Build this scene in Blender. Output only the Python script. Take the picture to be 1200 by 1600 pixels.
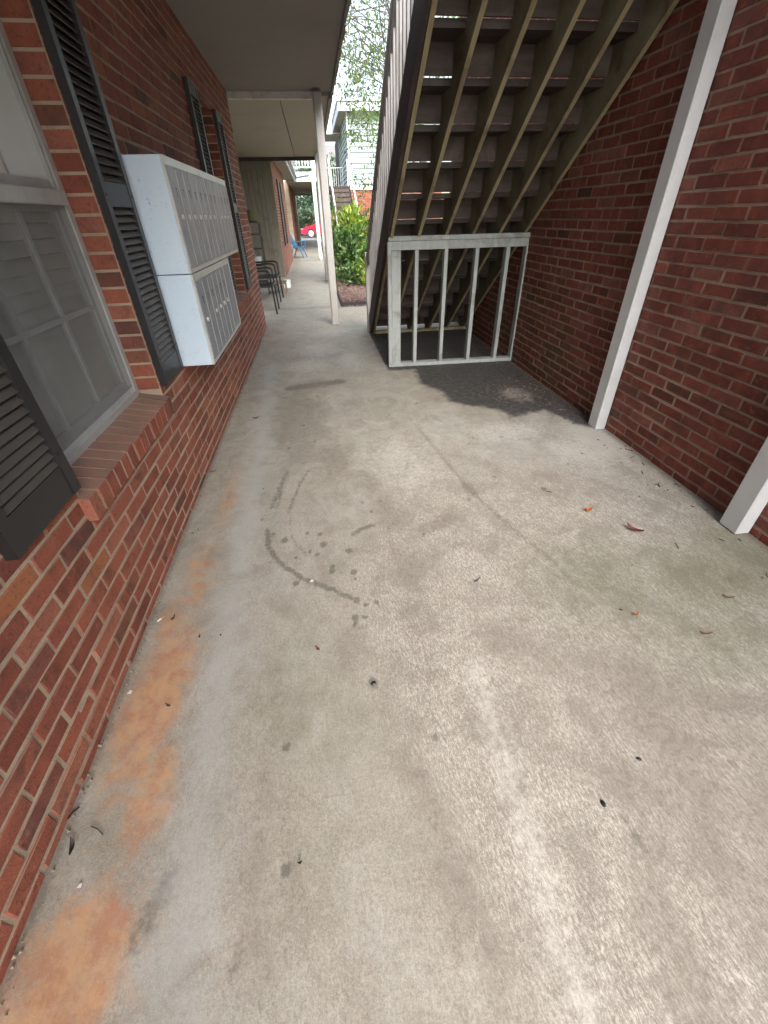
import bpy, bmesh, math, random
import numpy as np
from mathutils import Vector, Matrix
rad = math.radians
scene = bpy.context.scene
for o in list(bpy.data.objects): bpy.data.objects.remove(o)
col = scene.collection

# ------------------------------------------------------------------ camera
RM = np.array([[0.98949, -0.14309, -0.02089], [-0.09985, -0.57458, -0.81234], [0.10424, 0.80588, -0.58282]])
CAM = np.array([0.0, 0.0, 1.38]); FPX = 647.0
cd = bpy.data.cameras.new('camera'); cam = bpy.data.objects.new('camera', cd); col.objects.link(cam)
cd.sensor_fit = 'HORIZONTAL'; cd.sensor_width = 36; cd.lens = FPX / 1200 * 36
cd.clip_start = 0.02; cd.clip_end = 3000
_r, _u, _b = Vector(RM[0]).normalized(), Vector(-RM[1]).normalized(), Vector(-RM[2]).normalized()
cam.matrix_world = Matrix(((_r.x, _u.x, _b.x, 0), (_r.y, _u.y, _b.y, 0), (_r.z, _u.z, _b.z, 1.38), (0, 0, 0, 1)))
scene.camera = cam
scene.render.resolution_x = 768; scene.render.resolution_y = 1024

def proj(p):
    q = RM @ (np.array(p) - CAM)
    if q[2] <= 0.05: return None
    return 600 + FPX * q[0] / q[2], 800 + FPX * q[1] / q[2]
def back(x, y, z=0.0):
    d = RM.T @ np.array([x - 600, y - 800, FPX]); t = (z - 1.38) / d[2]
    return CAM + t * d

# ------------------------------------------------------------------ sky, sun, exposure
SUN_EL, SUN_ROT = 42, 168            # overcast; the brighter sky is behind the camera
world = bpy.data.worlds.new('World'); scene.world = world; world.use_nodes = True
wn = world.node_tree.nodes; wl = world.node_tree.links; wn.clear()
sky = wn.new('ShaderNodeTexSky'); sky.sky_type = 'NISHITA'; sky.sun_disc = False
sky.sun_elevation = rad(SUN_EL); sky.sun_rotation = rad(SUN_ROT)
sky.air_density = 1.0; sky.dust_density = 4.0; sky.ozone_density = 1.0
hs = wn.new('ShaderNodeHueSaturation'); hs.inputs['Saturation'].default_value = 0.55
bg = wn.new('ShaderNodeBackground'); bg.inputs['Strength'].default_value = 0.15
wo = wn.new('ShaderNodeOutputWorld')
wl.new(sky.outputs[0], hs.inputs['Color']); wl.new(hs.outputs[0], bg.inputs[0]); wl.new(bg.outputs[0], wo.inputs[0])
sd = bpy.data.lights.new('sun', 'SUN'); sd.energy = 1.5; sd.angle = rad(50); sd.color = (1.0, 0.995, 0.985)
sun = bpy.data.objects.new('sun', sd); col.objects.link(sun)
# sky sun_rotation 0 = +Y, turning clockwise seen from above
az = rad(SUN_ROT); el = rad(SUN_EL)
sdir = Vector((math.sin(az) * math.cos(el), math.cos(az) * math.cos(el), math.sin(el)))
sun.rotation_euler = sdir.to_track_quat('Z', 'Y').to_euler()
scene.view_settings.view_transform = 'Standard'; scene.view_settings.look = 'None'
scene.view_settings.gamma = 1; scene.view_settings.use_curve_mapping = False
scene.view_settings.exposure = 1.95
scene.render.engine = 'CYCLES'
scene.cycles.max_bounces = 8; scene.cycles.diffuse_bounces = 5; scene.cycles.transparent_max_bounces = 12

# ------------------------------------------------------------------ node helper
class NT:
    def __init__(s, name):
        s.m = bpy.data.materials.new(name); s.m.use_nodes = True
        s.t = s.m.node_tree; s.n = s.t.nodes; s.n.clear(); s.l = s.t.links
    def new(s, typ, **kw):
        n = s.n.new('ShaderNode' + typ)
        for k, v in kw.items(): setattr(n, k, v)
        return n
    def put(s, sock, v):
        if v is None: return
        if isinstance(v, bpy.types.NodeSocket): s.l.new(v, sock)
        else:
            if hasattr(sock.default_value, '__len__') and not hasattr(v, '__len__'): v = (v, v, v, 1)[:len(sock.default_value)]
            if hasattr(v, '__len__') and len(v) == 3 and len(sock.default_value) == 4: v = (*v, 1)
            sock.default_value = v
    def math(s, op, a, b=None, c=None, clamp=False):
        n = s.new('Math', operation=op, use_clamp=clamp)
        s.put(n.inputs[0], a); s.put(n.inputs[1], b)
        if c is not None: s.put(n.inputs[2], c)
        return n.outputs[0]
    def mix(s, f, a, b, mode='MIX'):
        n = s.new('Mix', data_type='RGBA', blend_type=mode)
        s.put(n.inputs['Factor'], f); s.put(n.inputs[6], a); s.put(n.inputs[7], b)
        return n.outputs[2]
    def noise(s, scale, vec=None, detail=4, rough=.55, dist=0.0, col=False):
        n = s.new('TexNoise'); n.inputs['Scale'].default_value = scale; n.inputs['Detail'].default_value = detail
        n.inputs['Roughness'].default_value = rough; n.inputs['Distortion'].default_value = dist
        if vec is not None: s.l.new(vec, n.inputs['Vector'])
        return n.outputs[1 if col else 0]
    def vor(s, scale, vec=None, feat='F1'):
        n = s.new('TexVoronoi', feature=feat); n.inputs['Scale'].default_value = scale
        if vec is not None: s.l.new(vec, n.inputs['Vector'])
        return n
    def pos(s): return s.new('NewGeometry').outputs['Position']
    def obj(s): return s.new('TexCoord').outputs['Object']
    def mapv(s, vec, sc=(1, 1, 1), rot=(0, 0, 0)):
        n = s.new('Mapping'); s.l.new(vec, n.inputs[0]); n.inputs['Scale'].default_value = sc; n.inputs['Rotation'].default_value = rot
        return n.outputs[0]
    def ramp(s, f, stops):
        n = s.new('ValToRGB'); s.put(n.inputs[0], f); e = n.color_ramp.elements
        while len(e) > 1: e.remove(e[-1])
        for i, (p, c) in enumerate(stops):
            k = e[0] if i == 0 else e.new(p)
            k.position = p; k.color = (*c, 1) if hasattr(c, '__len__') else (c, c, c, 1)
        return n.outputs[0]
    def step(s, v, a, b):     # smooth 0..1 between a and b
        n = s.new('MapRange', interpolation_type='SMOOTHSTEP'); s.put(n.inputs[0], v)
        n.inputs[1].default_value = a; n.inputs[2].default_value = b
        return n.outputs[0]
    def attr(s, name):
        n = s.new('Attribute'); n.attribute_name = name
        sp = s.new('SeparateColor'); s.l.new(n.outputs[0], sp.inputs[0]); return sp.outputs
    def bump(s, h, strength=.3, dist=.01, nrm=None):
        n = s.new('Bump'); s.l.new(h, n.inputs['Height']); n.inputs['Strength'].default_value = strength
        n.inputs['Distance'].default_value = dist
        if nrm is not None: s.l.new(nrm, n.inputs['Normal'])
        return n.outputs[0]
    def out(s, color, rough=.6, normal=None, metal=0.0, spec=.5, alpha=None, trans=None, sheen=None):
        b = s.new('BsdfPrincipled'); s.put(b.inputs['Base Color'], color); s.put(b.inputs['Roughness'], rough)
        s.put(b.inputs['Metallic'], metal); s.put(b.inputs['Specular IOR Level'], spec)
        if normal is not None: s.l.new(normal, b.inputs['Normal'])
        if alpha is not None: s.put(b.inputs['Alpha'], alpha)
        if trans is not None: s.put(b.inputs['Transmission Weight'], trans)
        o = s.new('OutputMaterial'); s.l.new(b.outputs[0], o.inputs[0]); return s.m

def metal_side(name, c):
    t = NT(name); p = t.pos(); a = t.noise(7, p, 8, .75); b = t.noise(55, t.mapv(p, (1, 1, .5)), 5, .8); d = t.noise(3, t.mapv(p, (6, 6, .8)), 5, .6); e = t.noise(2.4, p, 2)
    k = t.math('MULTIPLY', t.step(b, .60, .66), t.step(e, .5, .6))
    cc = t.mix(t.math('MULTIPLY', t.step(d, .45, .65), .22), c, (.72, .80, .86)); cc = t.mix(t.math('MULTIPLY', t.step(a, .55, .72), .25), cc, (.36, .42, .48))
    cc = t.mix(t.math('MULTIPLY', k, .8), cc, (.10, .11, .12)); cc = t.mix(t.math('MULTIPLY', t.step(t.noise(120, p, 2), .70, .74), .7), cc, (.12, .11, .10))
    return t.out(cc, .4, t.bump(a, .1, .002), .1, .5)
def paint(name, c, rough=.5, dirt=.25, dirtcol=None, scale=6, metal=0, bump=.15, fine=60, spec=.5):
    t = NT(name); p = t.pos()
    n1 = t.noise(scale, p, 6, .65); n2 = t.noise(fine, p, 3)
    dc = dirtcol or tuple(x * .45 for x in c)
    f = t.math('MULTIPLY', t.step(n1, .42, .75), dirt)
    cc = t.mix(f, c, dc)
    cc = t.mix(t.math('MULTIPLY', t.step(n2, .6, .78), dirt * .8), cc, dc)
    return t.out(cc, t.math('ADD', t.math('MULTIPLY', n1, .2), rough - .1), t.bump(n2, bump, .002), metal, spec)

def brick_mat(name, stops, grime=(.05, .035, .025), moss=None, contrast=1.0):
    t = NT(name); p = t.pos()
    g = t.new('NewGeometry'); oi = t.new('ObjectInfo')
    r = t.math('FRACT', t.math('ADD', t.math('MULTIPLY', g.outputs['Random Per Island'], 7.13), t.math('MULTIPLY', oi.outputs['Random'], 5.37)))
    c = t.ramp(r, stops)
    r2 = t.math('FRACT', t.math('MULTIPLY', r, 37.7))
    # each brick gets its own patch of noise
    cv = t.new('CombineXYZ'); t.put(cv.inputs[0], t.math('MULTIPLY', r2, 50)); t.put(cv.inputs[1], t.math('MULTIPLY', r, 31))
    va = t.new('VectorMath', operation='ADD'); t.l.new(p, va.inputs[0]); t.l.new(cv.outputs[0], va.inputs[1])
    v = va.outputs[0]
    n1 = t.noise(9, v, 5, .6, .6); n2 = t.noise(70, v, 5, .7); n3 = t.noise(260, v, 2)
    c = t.mix(t.math('MULTIPLY', t.step(n1, .45, .75), .55), c, t.mix(.5, c, (.40, .13, .07)))
    c = t.mix(t.math('MULTIPLY', t.step(n1, .5, .28), .5), c, grime)
    c = t.mix(t.math('MULTIPLY', t.step(n2, .54, .68), .6), c, grime); n4 = t.noise(22, v, 6, .75, 1.0); c = t.mix(t.math('MULTIPLY', t.step(n4, .55, .7), .4), c, (.42, .17, .10)); c = t.mix(t.math('MULTIPLY', t.step(n4, .42, .3), .5), c, grime)
    c = t.mix(t.math('MULTIPLY', t.step(n3, .66, .78), .35), c, (.36, .27, .2))
    # mortar smears and lime bloom
    lb = t.noise(3.2, p, 6, .7); c = t.mix(t.math('MULTIPLY', t.step(lb, .58, .8), .32), c, (.38, .27, .2))
    if moss:
        sp = t.new('SeparateXYZ'); t.l.new(p, sp.inputs[0])
        mk = t.math('MULTIPLY', t.step(sp.outputs[2], 1.25, .2), t.step(sp.outputs[1], 2.6, 3.6))
        mk = t.math('MULTIPLY', mk, t.step(t.noise(2.2, p, 5, .6), .4, .62))
        c = t.mix(t.math('MULTIPLY', mk, .5), c, moss)
    # grey dust settled on upward faces (sills)
    sn = t.new('SeparateXYZ'); t.l.new(g.outputs['True Normal'], sn.inputs[0])
    c = t.mix(t.math('MULTIPLY', t.step(sn.outputs[2], .6, .9), .62), c, (.30, .225, .175))
    h = t.math('ADD', t.math('MULTIPLY', n2, .7), t.math('MULTIPLY', n3, .4))
    return t.out(c, .78, t.bump(h, .7, .005), 0, .3)

def mortar_mat(name, c, dark):
    t = NT(name); p = t.pos(); n = t.noise(5, p, 6, .7); n2 = t.noise(160, p, 4, .7)
    cc = t.mix(t.step(n, .35, .7), c, dark); cc = t.mix(t.math('MULTIPLY', t.step(n2, .5, .75), .5), cc, tuple(x * .5 for x in dark))
    return t.out(cc, .9, t.bump(n2, .7, .004), 0, .2)

M = {}
M['brick_left'] = brick_mat('red_brick', [(0, (.18, .055, .038)), (.12, (.24, .075, .048)), (.35, (.29, .098, .062)), (.55, (.20, .060, .042)), (.72, (.31, .12, .078)), (.82, (.25, .085, .062)), (.9, (.10, .045, .038)), (.96, (.36, .14, .065)), (1, (.19, .06, .045))])
M['brick_right'] = brick_mat('maroon_brick', [(0, (.11, .030, .022)), (.2, (.145, .036, .027)), (.45, (.185, .052, .040)), (.7, (.135, .033, .025)), (.84, (.22, .085, .068)), (.93, (.065, .030, .024)), (1, (.165, .042, .030))], moss=(.10, .085, .03))
M['mortar'] = mortar_mat('tan_mortar', (.44, .355, .27), (.33, .26, .195))
M['mortar_dark'] = mortar_mat('brown_mortar', (.31, .235, .18), (.20, .145, .11))
M['core'] = paint('wall_core', (.3, .25, .2), .9)

# ------------------------------------------------------------------ mesh builder
class MB:
    def __init__(s): s.v = []; s.f = []
    def add(s, vs, fs):
        b = len(s.v); s.v += [tuple(x) for x in vs]; s.f += [tuple(b + i for i in f) for f in fs]; return s
    def box(s, x0, x1, y0, y1, z0, z1):
        return s.add([(x0, y0, z0), (x1, y0, z0), (x1, y1, z0), (x0, y1, z0), (x0, y0, z1), (x1, y0, z1), (x1, y1, z1), (x0, y1, z1)],
                     [(0, 3, 2, 1), (4, 5, 6, 7), (0, 1, 5, 4), (1, 2, 6, 5), (2, 3, 7, 6), (3, 0, 4, 7)])
    def beam(s, a, b, w, h, up=(0, 0, 1)):   # rectangular bar along a->b, w sideways, h along 'up'
        a, b = Vector(a), Vector(b); d = (b - a).normalized(); sd_ = d.cross(Vector(up))
        if sd_.length < 1e-4: sd_ = d.cross(Vector((0, 1, 0)))
        sd_.normalize(); u = sd_.cross(d).normalized(); vs = []
        for p in (a, b):
            for i, j in ((-1, -1), (1, -1), (1, 1), (-1, 1)): vs.append(p + sd_ * (i * w / 2) + u * (j * h / 2))
        return s.add(vs, [(3, 2, 1, 0), (4, 5, 6, 7), (0, 1, 5, 4), (1, 2, 6, 5), (2, 3, 7, 6), (3, 0, 4, 7)])
    def tube(s, pts, r, n=8, cap=True):
        pts = [Vector(p) for p in pts]; rs = r if hasattr(r, '__len__') else [r] * len(pts)
        base = len(s.v); prev = None
        for i, p in enumerate(pts):
            d = (pts[min(i + 1, len(pts) - 1)] - pts[max(i - 1, 0)]).normalized()
            if prev is None: a = d.orthogonal().normalized()
            else: a = (prev - d * prev.dot(d)).normalized()
            prev = a; b = d.cross(a)
            for k in range(n):
                t = 2 * math.pi * k / n; s.v.append(tuple(p + (a * math.cos(t) + b * math.sin(t)) * rs[i]))
        for i in range(len(pts) - 1):
            for k in range(n):
                q = base + i * n; s.f.append((q + k, q + (k + 1) % n, q + n + (k + 1) % n, q + n + k))
        if cap:
            s.f.append(tuple(base + k for k in reversed(range(n)))); q = base + (len(pts) - 1) * n; s.f.append(tuple(q + k for k in range(n)))
        return s
    def prism(s, poly, axis, a, b):    # poly in the other two axes
        n = len(poly)
        def mk(p, c): 
            return {0: (c, p[0], p[1]), 1: (p[0], c, p[1]), 2: (p[0], p[1], c)}[axis]
        vs = [mk(p, a) for p in poly] + [mk(p, b) for p in poly]
        fs = [tuple(range(n)), tuple(range(2 * n - 1, n - 1, -1))] + [(i, i + n, (i + 1) % n + n, (i + 1) % n) for i in range(n)]
        return s.add(vs, fs)
    def quad(s, a, b, c, d): return s.add([a, b, c, d], [(0, 1, 2, 3)])
    def mesh(s, name, mat, smooth=False, bevel=0, fix=True):
        me = bpy.data.meshes.new(name); me.from_pydata(s.v, [], s.f)
        if fix or bevel:
            bm = bmesh.new(); bm.from_mesh(me)
            if bevel: bmesh.ops.bevel(bm, geom=[e for e in bm.edges], offset=bevel, segments=1, affect='EDGES')
            bmesh.ops.recalc_face_normals(bm, faces=bm.faces); bm.to_mesh(me); bm.free()
        if mat: me.materials.append(mat)
        if smooth:
            for p in me.polygons: p.use_smooth = True
        return me
    def build(s, name, mat, parent=None, **kw):
        o = bpy.data.objects.new(name, s.mesh(name, mat, **kw)); col.objects.link(o)
        if parent is not None: o.parent = parent
        return o
def tag(o, label=None, cat=None, group=None, kind=None):
    if label: o['label'] = label
    if cat: o['category'] = cat
    if group: o['group'] = group
    if kind: o['kind'] = kind
    return o
def thing(name, label, cat, loc=(0, 0, 0), rz=0, group=None):
    o = bpy.data.objects.new(name, None); o.empty_display_size = .1; col.objects.link(o)
    o.location = loc; o.rotation_euler = (0, 0, rz); return tag(o, label, cat, group)
def inst(name, me, parent, loc=(0, 0, 0), scale=(1, 1, 1), rot=(0, 0, 0)):
    o = bpy.data.objects.new(name, me); o.location = loc; o.scale = scale; o.rotation_euler = rot
    o.parent = parent; col.objects.link(o); return o
rnd = random.Random(7)

# ------------------------------------------------------------------ materials
t = NT('weathered_concrete'); p = t.pos()
A = t.attr('stain_a'); B = t.attr('stain_b')
nL = t.noise(.9, p, 6, .6); nM = t.noise(5.5, p, 6, .62, .4); nS = t.noise(34, p, 5, .65); nF = t.noise(190, p, 3, .6)
c = t.mix(t.step(nL, .35, .65), (.33, .315, .255), (.282, .262, .215))
c = t.mix(t.math('MULTIPLY', t.step(nM, .42, .62), .5), c, (.40, .37, .32))
c = t.mix(t.math('MULTIPLY', t.step(nM, .5, .3), .45), c, (.22, .185, .155))
c = t.mix(t.math('MULTIPLY', t.step(nS, .52, .7), .35), c, (.20, .165, .135))
nD = t.noise(14, p, 8, .75, .5); c = t.mix(t.math('MULTIPLY', t.step(nD, .53, .68), .4), c, (.215, .18, .15)); c = t.mix(t.math('MULTIPLY', t.step(nD, .45, .33), .35), c, (.42, .395, .34))
gq = t.noise(3.6, t.mapv(p, (1, .6, 1)), 9, .78, 1.5)
c = t.mix(t.math('MULTIPLY', t.step(gq, .50, .60), .55), c, (.43, .41, .365)); c = t.mix(t.math('MULTIPLY', t.step(gq, .47, .38), .5), c, (.205, .17, .14))
gz = t.noise(2.1, p, 7, .68, 1.2)
c = t.mix(t.math('MULTIPLY', t.step(gz, .52, .66), .32), c, (.36, .365, .35))
# rough exposed-aggregate speckle on the worn half
hueN = t.noise(1.7, p, 7, .7, .8)
c = t.mix(t.math('MULTIPLY', t.step(hueN, .5, .62), .45), c, (.30, .305, .245)); c = t.mix(t.math('MULTIPLY', t.step(hueN, .46, .36), .45), c, (.305, .27, .228))
c = t.mix(t.math('MULTIPLY', B[1], .75), c, t.mix(t.step(nM, .4, .6), (.198, .178, .148), (.268, .248, .208)))
def along(vec, deg, su, sv_):      # stretch noise along a ground direction
    r_ = t.mapv(vec, (1, 1, 1), (0, 0, rad(-deg))); return t.mapv(r_, (su, sv_, sv_))
sv = along(p, -84, 42, 125)
s1 = t.noise(1.0, sv, 3, .62); s2 = t.noise(1.9, along(p, -82, 50, 160), 2, .5)
agg = t.math('MULTIPLY', B[1], t.step(nM, .25, .6))
c = t.mix(t.math('MULTIPLY', t.step(s1, .53, .62), t.math('MULTIPLY', agg, .85)), c, (.47, .43, .37))
c = t.mix(t.math('MULTIPLY', t.step(s1, .47, .36), t.math('MULTIPLY', agg, .7)), c, (.19, .15, .125))
c = t.mix(t.math('MULTIPLY', t.step(s2, .53, .64), t.math('MULTIPLY', agg, .75)), c, (.55, .51, .45))
c = t.mix(t.math('MULTIPLY', t.step(nF, .58, .72), .25), c, (.45, .42, .37))
g1 = t.noise(330, p, 2, .7); g2 = t.noise(110, p, 4, .75)
c = t.mix(t.math('MULTIPLY', t.step(g1, .53, .68), .42), c, (.50, .475, .42)); c = t.mix(t.math('MULTIPLY', t.step(g1, .46, .32), .5), c, (.15, .125, .105))
c = t.mix(t.math('MULTIPLY', t.step(g2, .52, .64), .35), c, (.16, .13, .11)); c = t.mix(t.math('MULTIPLY', t.step(g2, .46, .36), .25), c, (.48, .455, .40))
# stains, each with a ragged edge
def ragged(mask, n, w=.7, soft=.16):
    v = t.math('ADD', mask, t.math('MULTIPLY', t.math('SUBTRACT', n, .5), w)); return t.step(v, .5 - soft, .5 + soft)
rustN = t.noise(9, p, 10, .78, 1.2)
c = t.mix(t.math('MULTIPLY', ragged(A[0], rustN, 1.6, .28), t.math('MULTIPLY_ADD', t.noise(17, p, 7, .75), 1.1, .18, clamp=True)), c, t.mix(t.step(t.noise(13, p, 5, .7), .4, .62), (.52, .30, .15), (.42, .185, .09)))
c = t.mix(t.math('MULTIPLY', ragged(A[1], t.noise(38, p, 5, .7), 1.0, .2), .72), c, (.105, .098, .08))
c = t.mix(t.math('MULTIPLY', ragged(A[2], t.noise(30, p, 8, .8), 1.9, .26), .5), c, (.56, .54, .49))
grN = t.noise(9, p, 6, .7)
c = t.mix(t.math('MULTIPLY', ragged(B[2], grN, .9, .42), .55), c, (.125, .13, .07))
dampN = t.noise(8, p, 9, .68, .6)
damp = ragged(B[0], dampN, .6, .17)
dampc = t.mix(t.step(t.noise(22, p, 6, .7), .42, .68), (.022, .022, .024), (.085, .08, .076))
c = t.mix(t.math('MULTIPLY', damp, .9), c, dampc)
AC = t.attr('stain_c')
c = t.mix(t.math('MULTIPLY', ragged(AC[0], t.noise(60, p, 4, .7), 1.2, .3), .62), c, (.13, .11, .09))
c = t.mix(t.math('MULTIPLY', ragged(AC[1], t.noise(5, p, 9, .72, .9), 1.1, .16), .58), c, t.mix(t.step(nS, .45, .6), (.225, .198, .165), (.16, .138, .112)))
c = t.mix(t.math('MULTIPLY', ragged(AC[2], t.noise(6, p, 8, .7, .9), 1.1, .2), .5), c, (.41, .42, .41))
h = t.math('ADD', t.math('MULTIPLY', nS, .5), t.math('ADD', t.math('MULTIPLY', nF, .35), t.math('MULTIPLY', t.math('MULTIPLY', s1, agg), .8)))
h = t.math('SUBTRACT', h, t.math('MULTIPLY', AC[0], .8))
M['concrete'] = t.out(c, t.math('ADD', .5, t.math('MULTIPLY', nM, .2)), t.bump(h, .45, .004), 0, .45)

M['soffit'] = paint('soffit_board', (.26, .24, .212), .75, .18, scale=1.3, fine=240, bump=.3)
M['soffit2'] = paint('soffit_board_pale', (.36, .33, .27), .7, .15, scale=1.5, fine=240)
M['trimwhite'] = paint('off_white_trim', (.62, .60, .56), .5, .5, (.16, .12, .09), 9)
M['white'] = paint('white_paint', (.74, .76, .76), .45, .2, scale=3)
M['post'] = paint('grey_post_paint', (.50, .49, .47), .45, .3, (.26, .23, .2), 5, bump=.2)
M['pipe'] = paint('pale_grey_metal', (.55, .565, .57), .45, .3, (.34, .32, .30), 4)
M['shutter'] = paint('black_shutter', (.018, .018, .020), .42, .2, (.06, .055, .05), 7)
M['louver'] = paint('brown_black_louver', (.075, .068, .058), .5, .3, (.03, .027, .024), 9)
M['boxpaint'] = metal_side('worn_pale_blue_cabinet', (.60, .745, .88))
M['boxfront'] = paint('dull_aluminium', (.27, .30, .335), .45, .4, (.15, .16, .175), 7, metal=.15)
M['boxtrim'] = paint('worn_aluminium_trim', (.58, .60, .60), .4, .35, (.3, .28, .26), 14, metal=.3)
M['chrome'] = paint('bright_lock_metal', (.6, .6, .6), .3, .02, metal=.3, bump=0)
M['black'] = paint('black_metal', (.012, .012, .013), .4, .1)
M['alu'] = paint('window_aluminium', (.46, .48, .48), .42, .4, (.24, .22, .20), 12, metal=.15)
M['sash'] = paint('grey_sash', (.38, .40, .40), .5, .3, (.13, .12, .11), 8)
M['blind'] = paint('blind_slat', (.36, .36, .33), .6, .25)
M['curtain'] = paint('sheer_curtain', (.80, .80, .77), .85, .3, (.52, .50, .44), 5)
M['room'] = paint('dark_room', (.02, .02, .02), .9)
def glassmat(name, tint, alpha, rough=.05):
    t = NT(name); n = t.noise(6, t.pos(), 6, .7)
    g = t.new('BsdfGlossy'); g.inputs[0].default_value = (.9, .92, .95, 1); g.inputs[1].default_value = rough
    tr = t.new('BsdfTransparent'); tr.inputs[0].default_value = (*tint, 1)
    df = t.new('BsdfDiffuse'); df.inputs[0].default_value = (.74, .80, .81, 1)
    lw_ = t.new('LayerWeight'); lw_.inputs[0].default_value = .5
    fz = t.math('MULTIPLY_ADD', t.math('POWER', lw_.outputs['Facing'], 5.0), .9, .04)
    m1 = t.new('MixShader'); t.l.new(fz, m1.inputs[0]); t.l.new(tr.outputs[0], m1.inputs[1]); t.l.new(g.outputs[0], m1.inputs[2])
    m2 = t.new('MixShader'); t.put(m2.inputs[0], t.math('MULTIPLY_ADD', n, .12, alpha - .06)); t.l.new(m1.outputs[0], m2.inputs[1]); t.l.new(df.outputs[0], m2.inputs[2])
    o = t.new('OutputMaterial'); t.l.new(m2.outputs[0], o.inputs[0]); return t.m
M['glass'] = glassmat('dusty_glass', (.97, .98, .97), .09)
M['glass_up'] = glassmat('filmed_sky_glass', (.92, .94, .92), .8)  # high diffuse share combines film with a painted whitish sky reflection
M['darkglass'] = glassmat('dark_glass', (.25, .26, .27), .04)
# woven insect screen
t = NT('insect_screen'); n = t.noise(4, t.pos(), 5, .6)
b1 = t.new('BsdfDiffuse'); b1.inputs[0].default_value = (.26, .28, .275, 1); b2 = t.new('BsdfTransparent'); mx = t.new('MixShader')
t.put(mx.inputs[0], t.math('MULTIPLY_ADD', n, .14, .16)); t.l.new(b2.outputs[0], mx.inputs[1]); t.l.new(b1.outputs[0], mx.inputs[2])
o_ = t.new('OutputMaterial'); t.l.new(mx.outputs[0], o_.inputs[0]); M['screen'] = t.m

def woodmat(name, c1, c2, c3, axis='Y', rough=.7):
    t = NT(name); p = t.pos(); oi = t.new('ObjectInfo')
    cv = t.new('CombineXYZ'); t.put(cv.inputs[0], t.math('MULTIPLY', oi.outputs['Random'], 20))
    va = t.new('VectorMath', operation='ADD'); t.l.new(p, va.inputs[0]); t.l.new(cv.outputs[0], va.inputs[1]); v = va.outputs[0]
    sc = {'Y': (30, 3, 3.5), 'X': (2.2, 30, 30), 'Z': (30, 30, 2)}[axis]
    g = t.noise(1, t.mapv(v, sc), 6, .65, .6); b = t.noise(3.0, v, 6, .65, .5); f = t.noise(90, v, 3)
    c = t.mix(t.step(g, .35, .65), c1, c2); c = t.mix(t.math('MULTIPLY', t.step(b, .5, .66), .75), c, c3)
    return t.out(c, rough, t.bump(t.math('ADD', g, t.math('MULTIPLY', f, .3)), .35, .004), 0, .35)
M['stringer'] = woodmat('green_tan_lumber', (.36, .31, .185), (.28, .235, .135), (.13, .105, .06))
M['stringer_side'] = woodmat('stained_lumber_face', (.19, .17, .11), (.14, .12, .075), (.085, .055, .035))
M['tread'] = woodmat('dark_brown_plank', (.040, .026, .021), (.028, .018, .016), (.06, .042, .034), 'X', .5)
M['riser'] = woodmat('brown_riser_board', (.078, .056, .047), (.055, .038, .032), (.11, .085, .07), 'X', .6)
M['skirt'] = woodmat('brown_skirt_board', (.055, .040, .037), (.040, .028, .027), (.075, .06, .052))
M['framewood'] = woodmat('grey_green_painted_lumber', (.41, .445, .435), (.34, .37, .355), (.22, .23, .20), 'Z', .65)
M['rail'] = woodmat('grey_painted_rail', (.37, .36, .35), (.32, .305, .295), (.24, .225, .21), 'Y', .6)
M['siding'] = woodmat('taupe_vertical_siding', (.20, .18, .145), (.165, .145, .115), (.12, .105, .08), 'Z', .75)
M['lap'] = paint('pale_lap_siding', (.25, .31, .31), .6, .12, scale=2)
M['fascia'] = paint('white_fascia', (.52, .56, .58), .5, .15, scale=2)
M['soffit_far'] = paint('far_soffit', (.34, .31, .26), .7, .2)
M['bluechair'] = paint('blue_plastic', (.03, .16, .30), .4, .1)
M['carred'] = paint('red_car_paint', (.55, .012, .04), .2, .05, bump=0, spec=.7)
M['tyre'] = paint('tyre_rubber', (.02, .02, .02), .8)
M['rim'] = paint('silver_rim', (.6, .6, .62), .3, .1, metal=.6)
M['asphalt'] = paint('asphalt', (.16, .16, .155), .85, .3, scale=.6)
M['edging'] = paint('black_edging', (.025, .025, .028), .6)
M['pot'] = paint('grey_pot', (.42, .44, .46), .6, .3)
M['brownpot'] = paint('dark_planter', (.06, .05, .045), .6, .3)
M['olive'] = paint('olive_pot', (.085, .085, .03), .6, .3)
M['cardboard'] = paint('brown_tray', (.22, .13, .08), .7, .3)

def leafmat(name, stops, trans=.35, rough=.35):
    t = NT(name); g = t.new('NewGeometry'); c = t.ramp(g.outputs['Random Per Island'], stops)
    c = t.mix(t.math('MULTIPLY', t.step(t.noise(1.6, t.pos(), 3), .4, .6), .35), c, tuple(x * .5 for x in stops[0][1]))
    b = t.new('BsdfPrincipled'); t.l.new(c, b.inputs['Base Color']); b.inputs['Roughness'].default_value = rough
    tl = t.new('BsdfTranslucent'); t.l.new(t.mix(.5, c, (.16, .24, .03)), tl.inputs[0])
    mx = t.new('MixShader'); mx.inputs[0].default_value = trans; t.l.new(b.outputs[0], mx.inputs[1]); t.l.new(tl.outputs[0], mx.inputs[2])
    o = t.new('OutputMaterial'); t.l.new(mx.outputs[0], o.inputs[0]); return t.m
M['leaf_bright'] = leafmat('bright_shrub_leaf', [(0, (.10, .20, .03)), (.4, (.22, .34, .03)), (.75, (.42, .50, .05)), (1, (.16, .26, .05))], .3)
M['leaf_dark'] = leafmat('dark_glossy_leaf', [(0, (.03, .075, .025)), (.5, (.065, .14, .035)), (.85, (.16, .25, .06)), (1, (.04, .10, .04))], .2)
M['leaf_tree'] = leafmat('tree_leaf', [(0, (.05, .10, .03)), (.5, (.10, .19, .045)), (1, (.20, .32, .07))], .5)
M['leaf_far'] = leafmat('distant_leaf', [(0, (.05, .10, .06)), (.5, (.08, .15, .085)), (1, (.12, .2, .12))], .35, .6)
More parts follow.
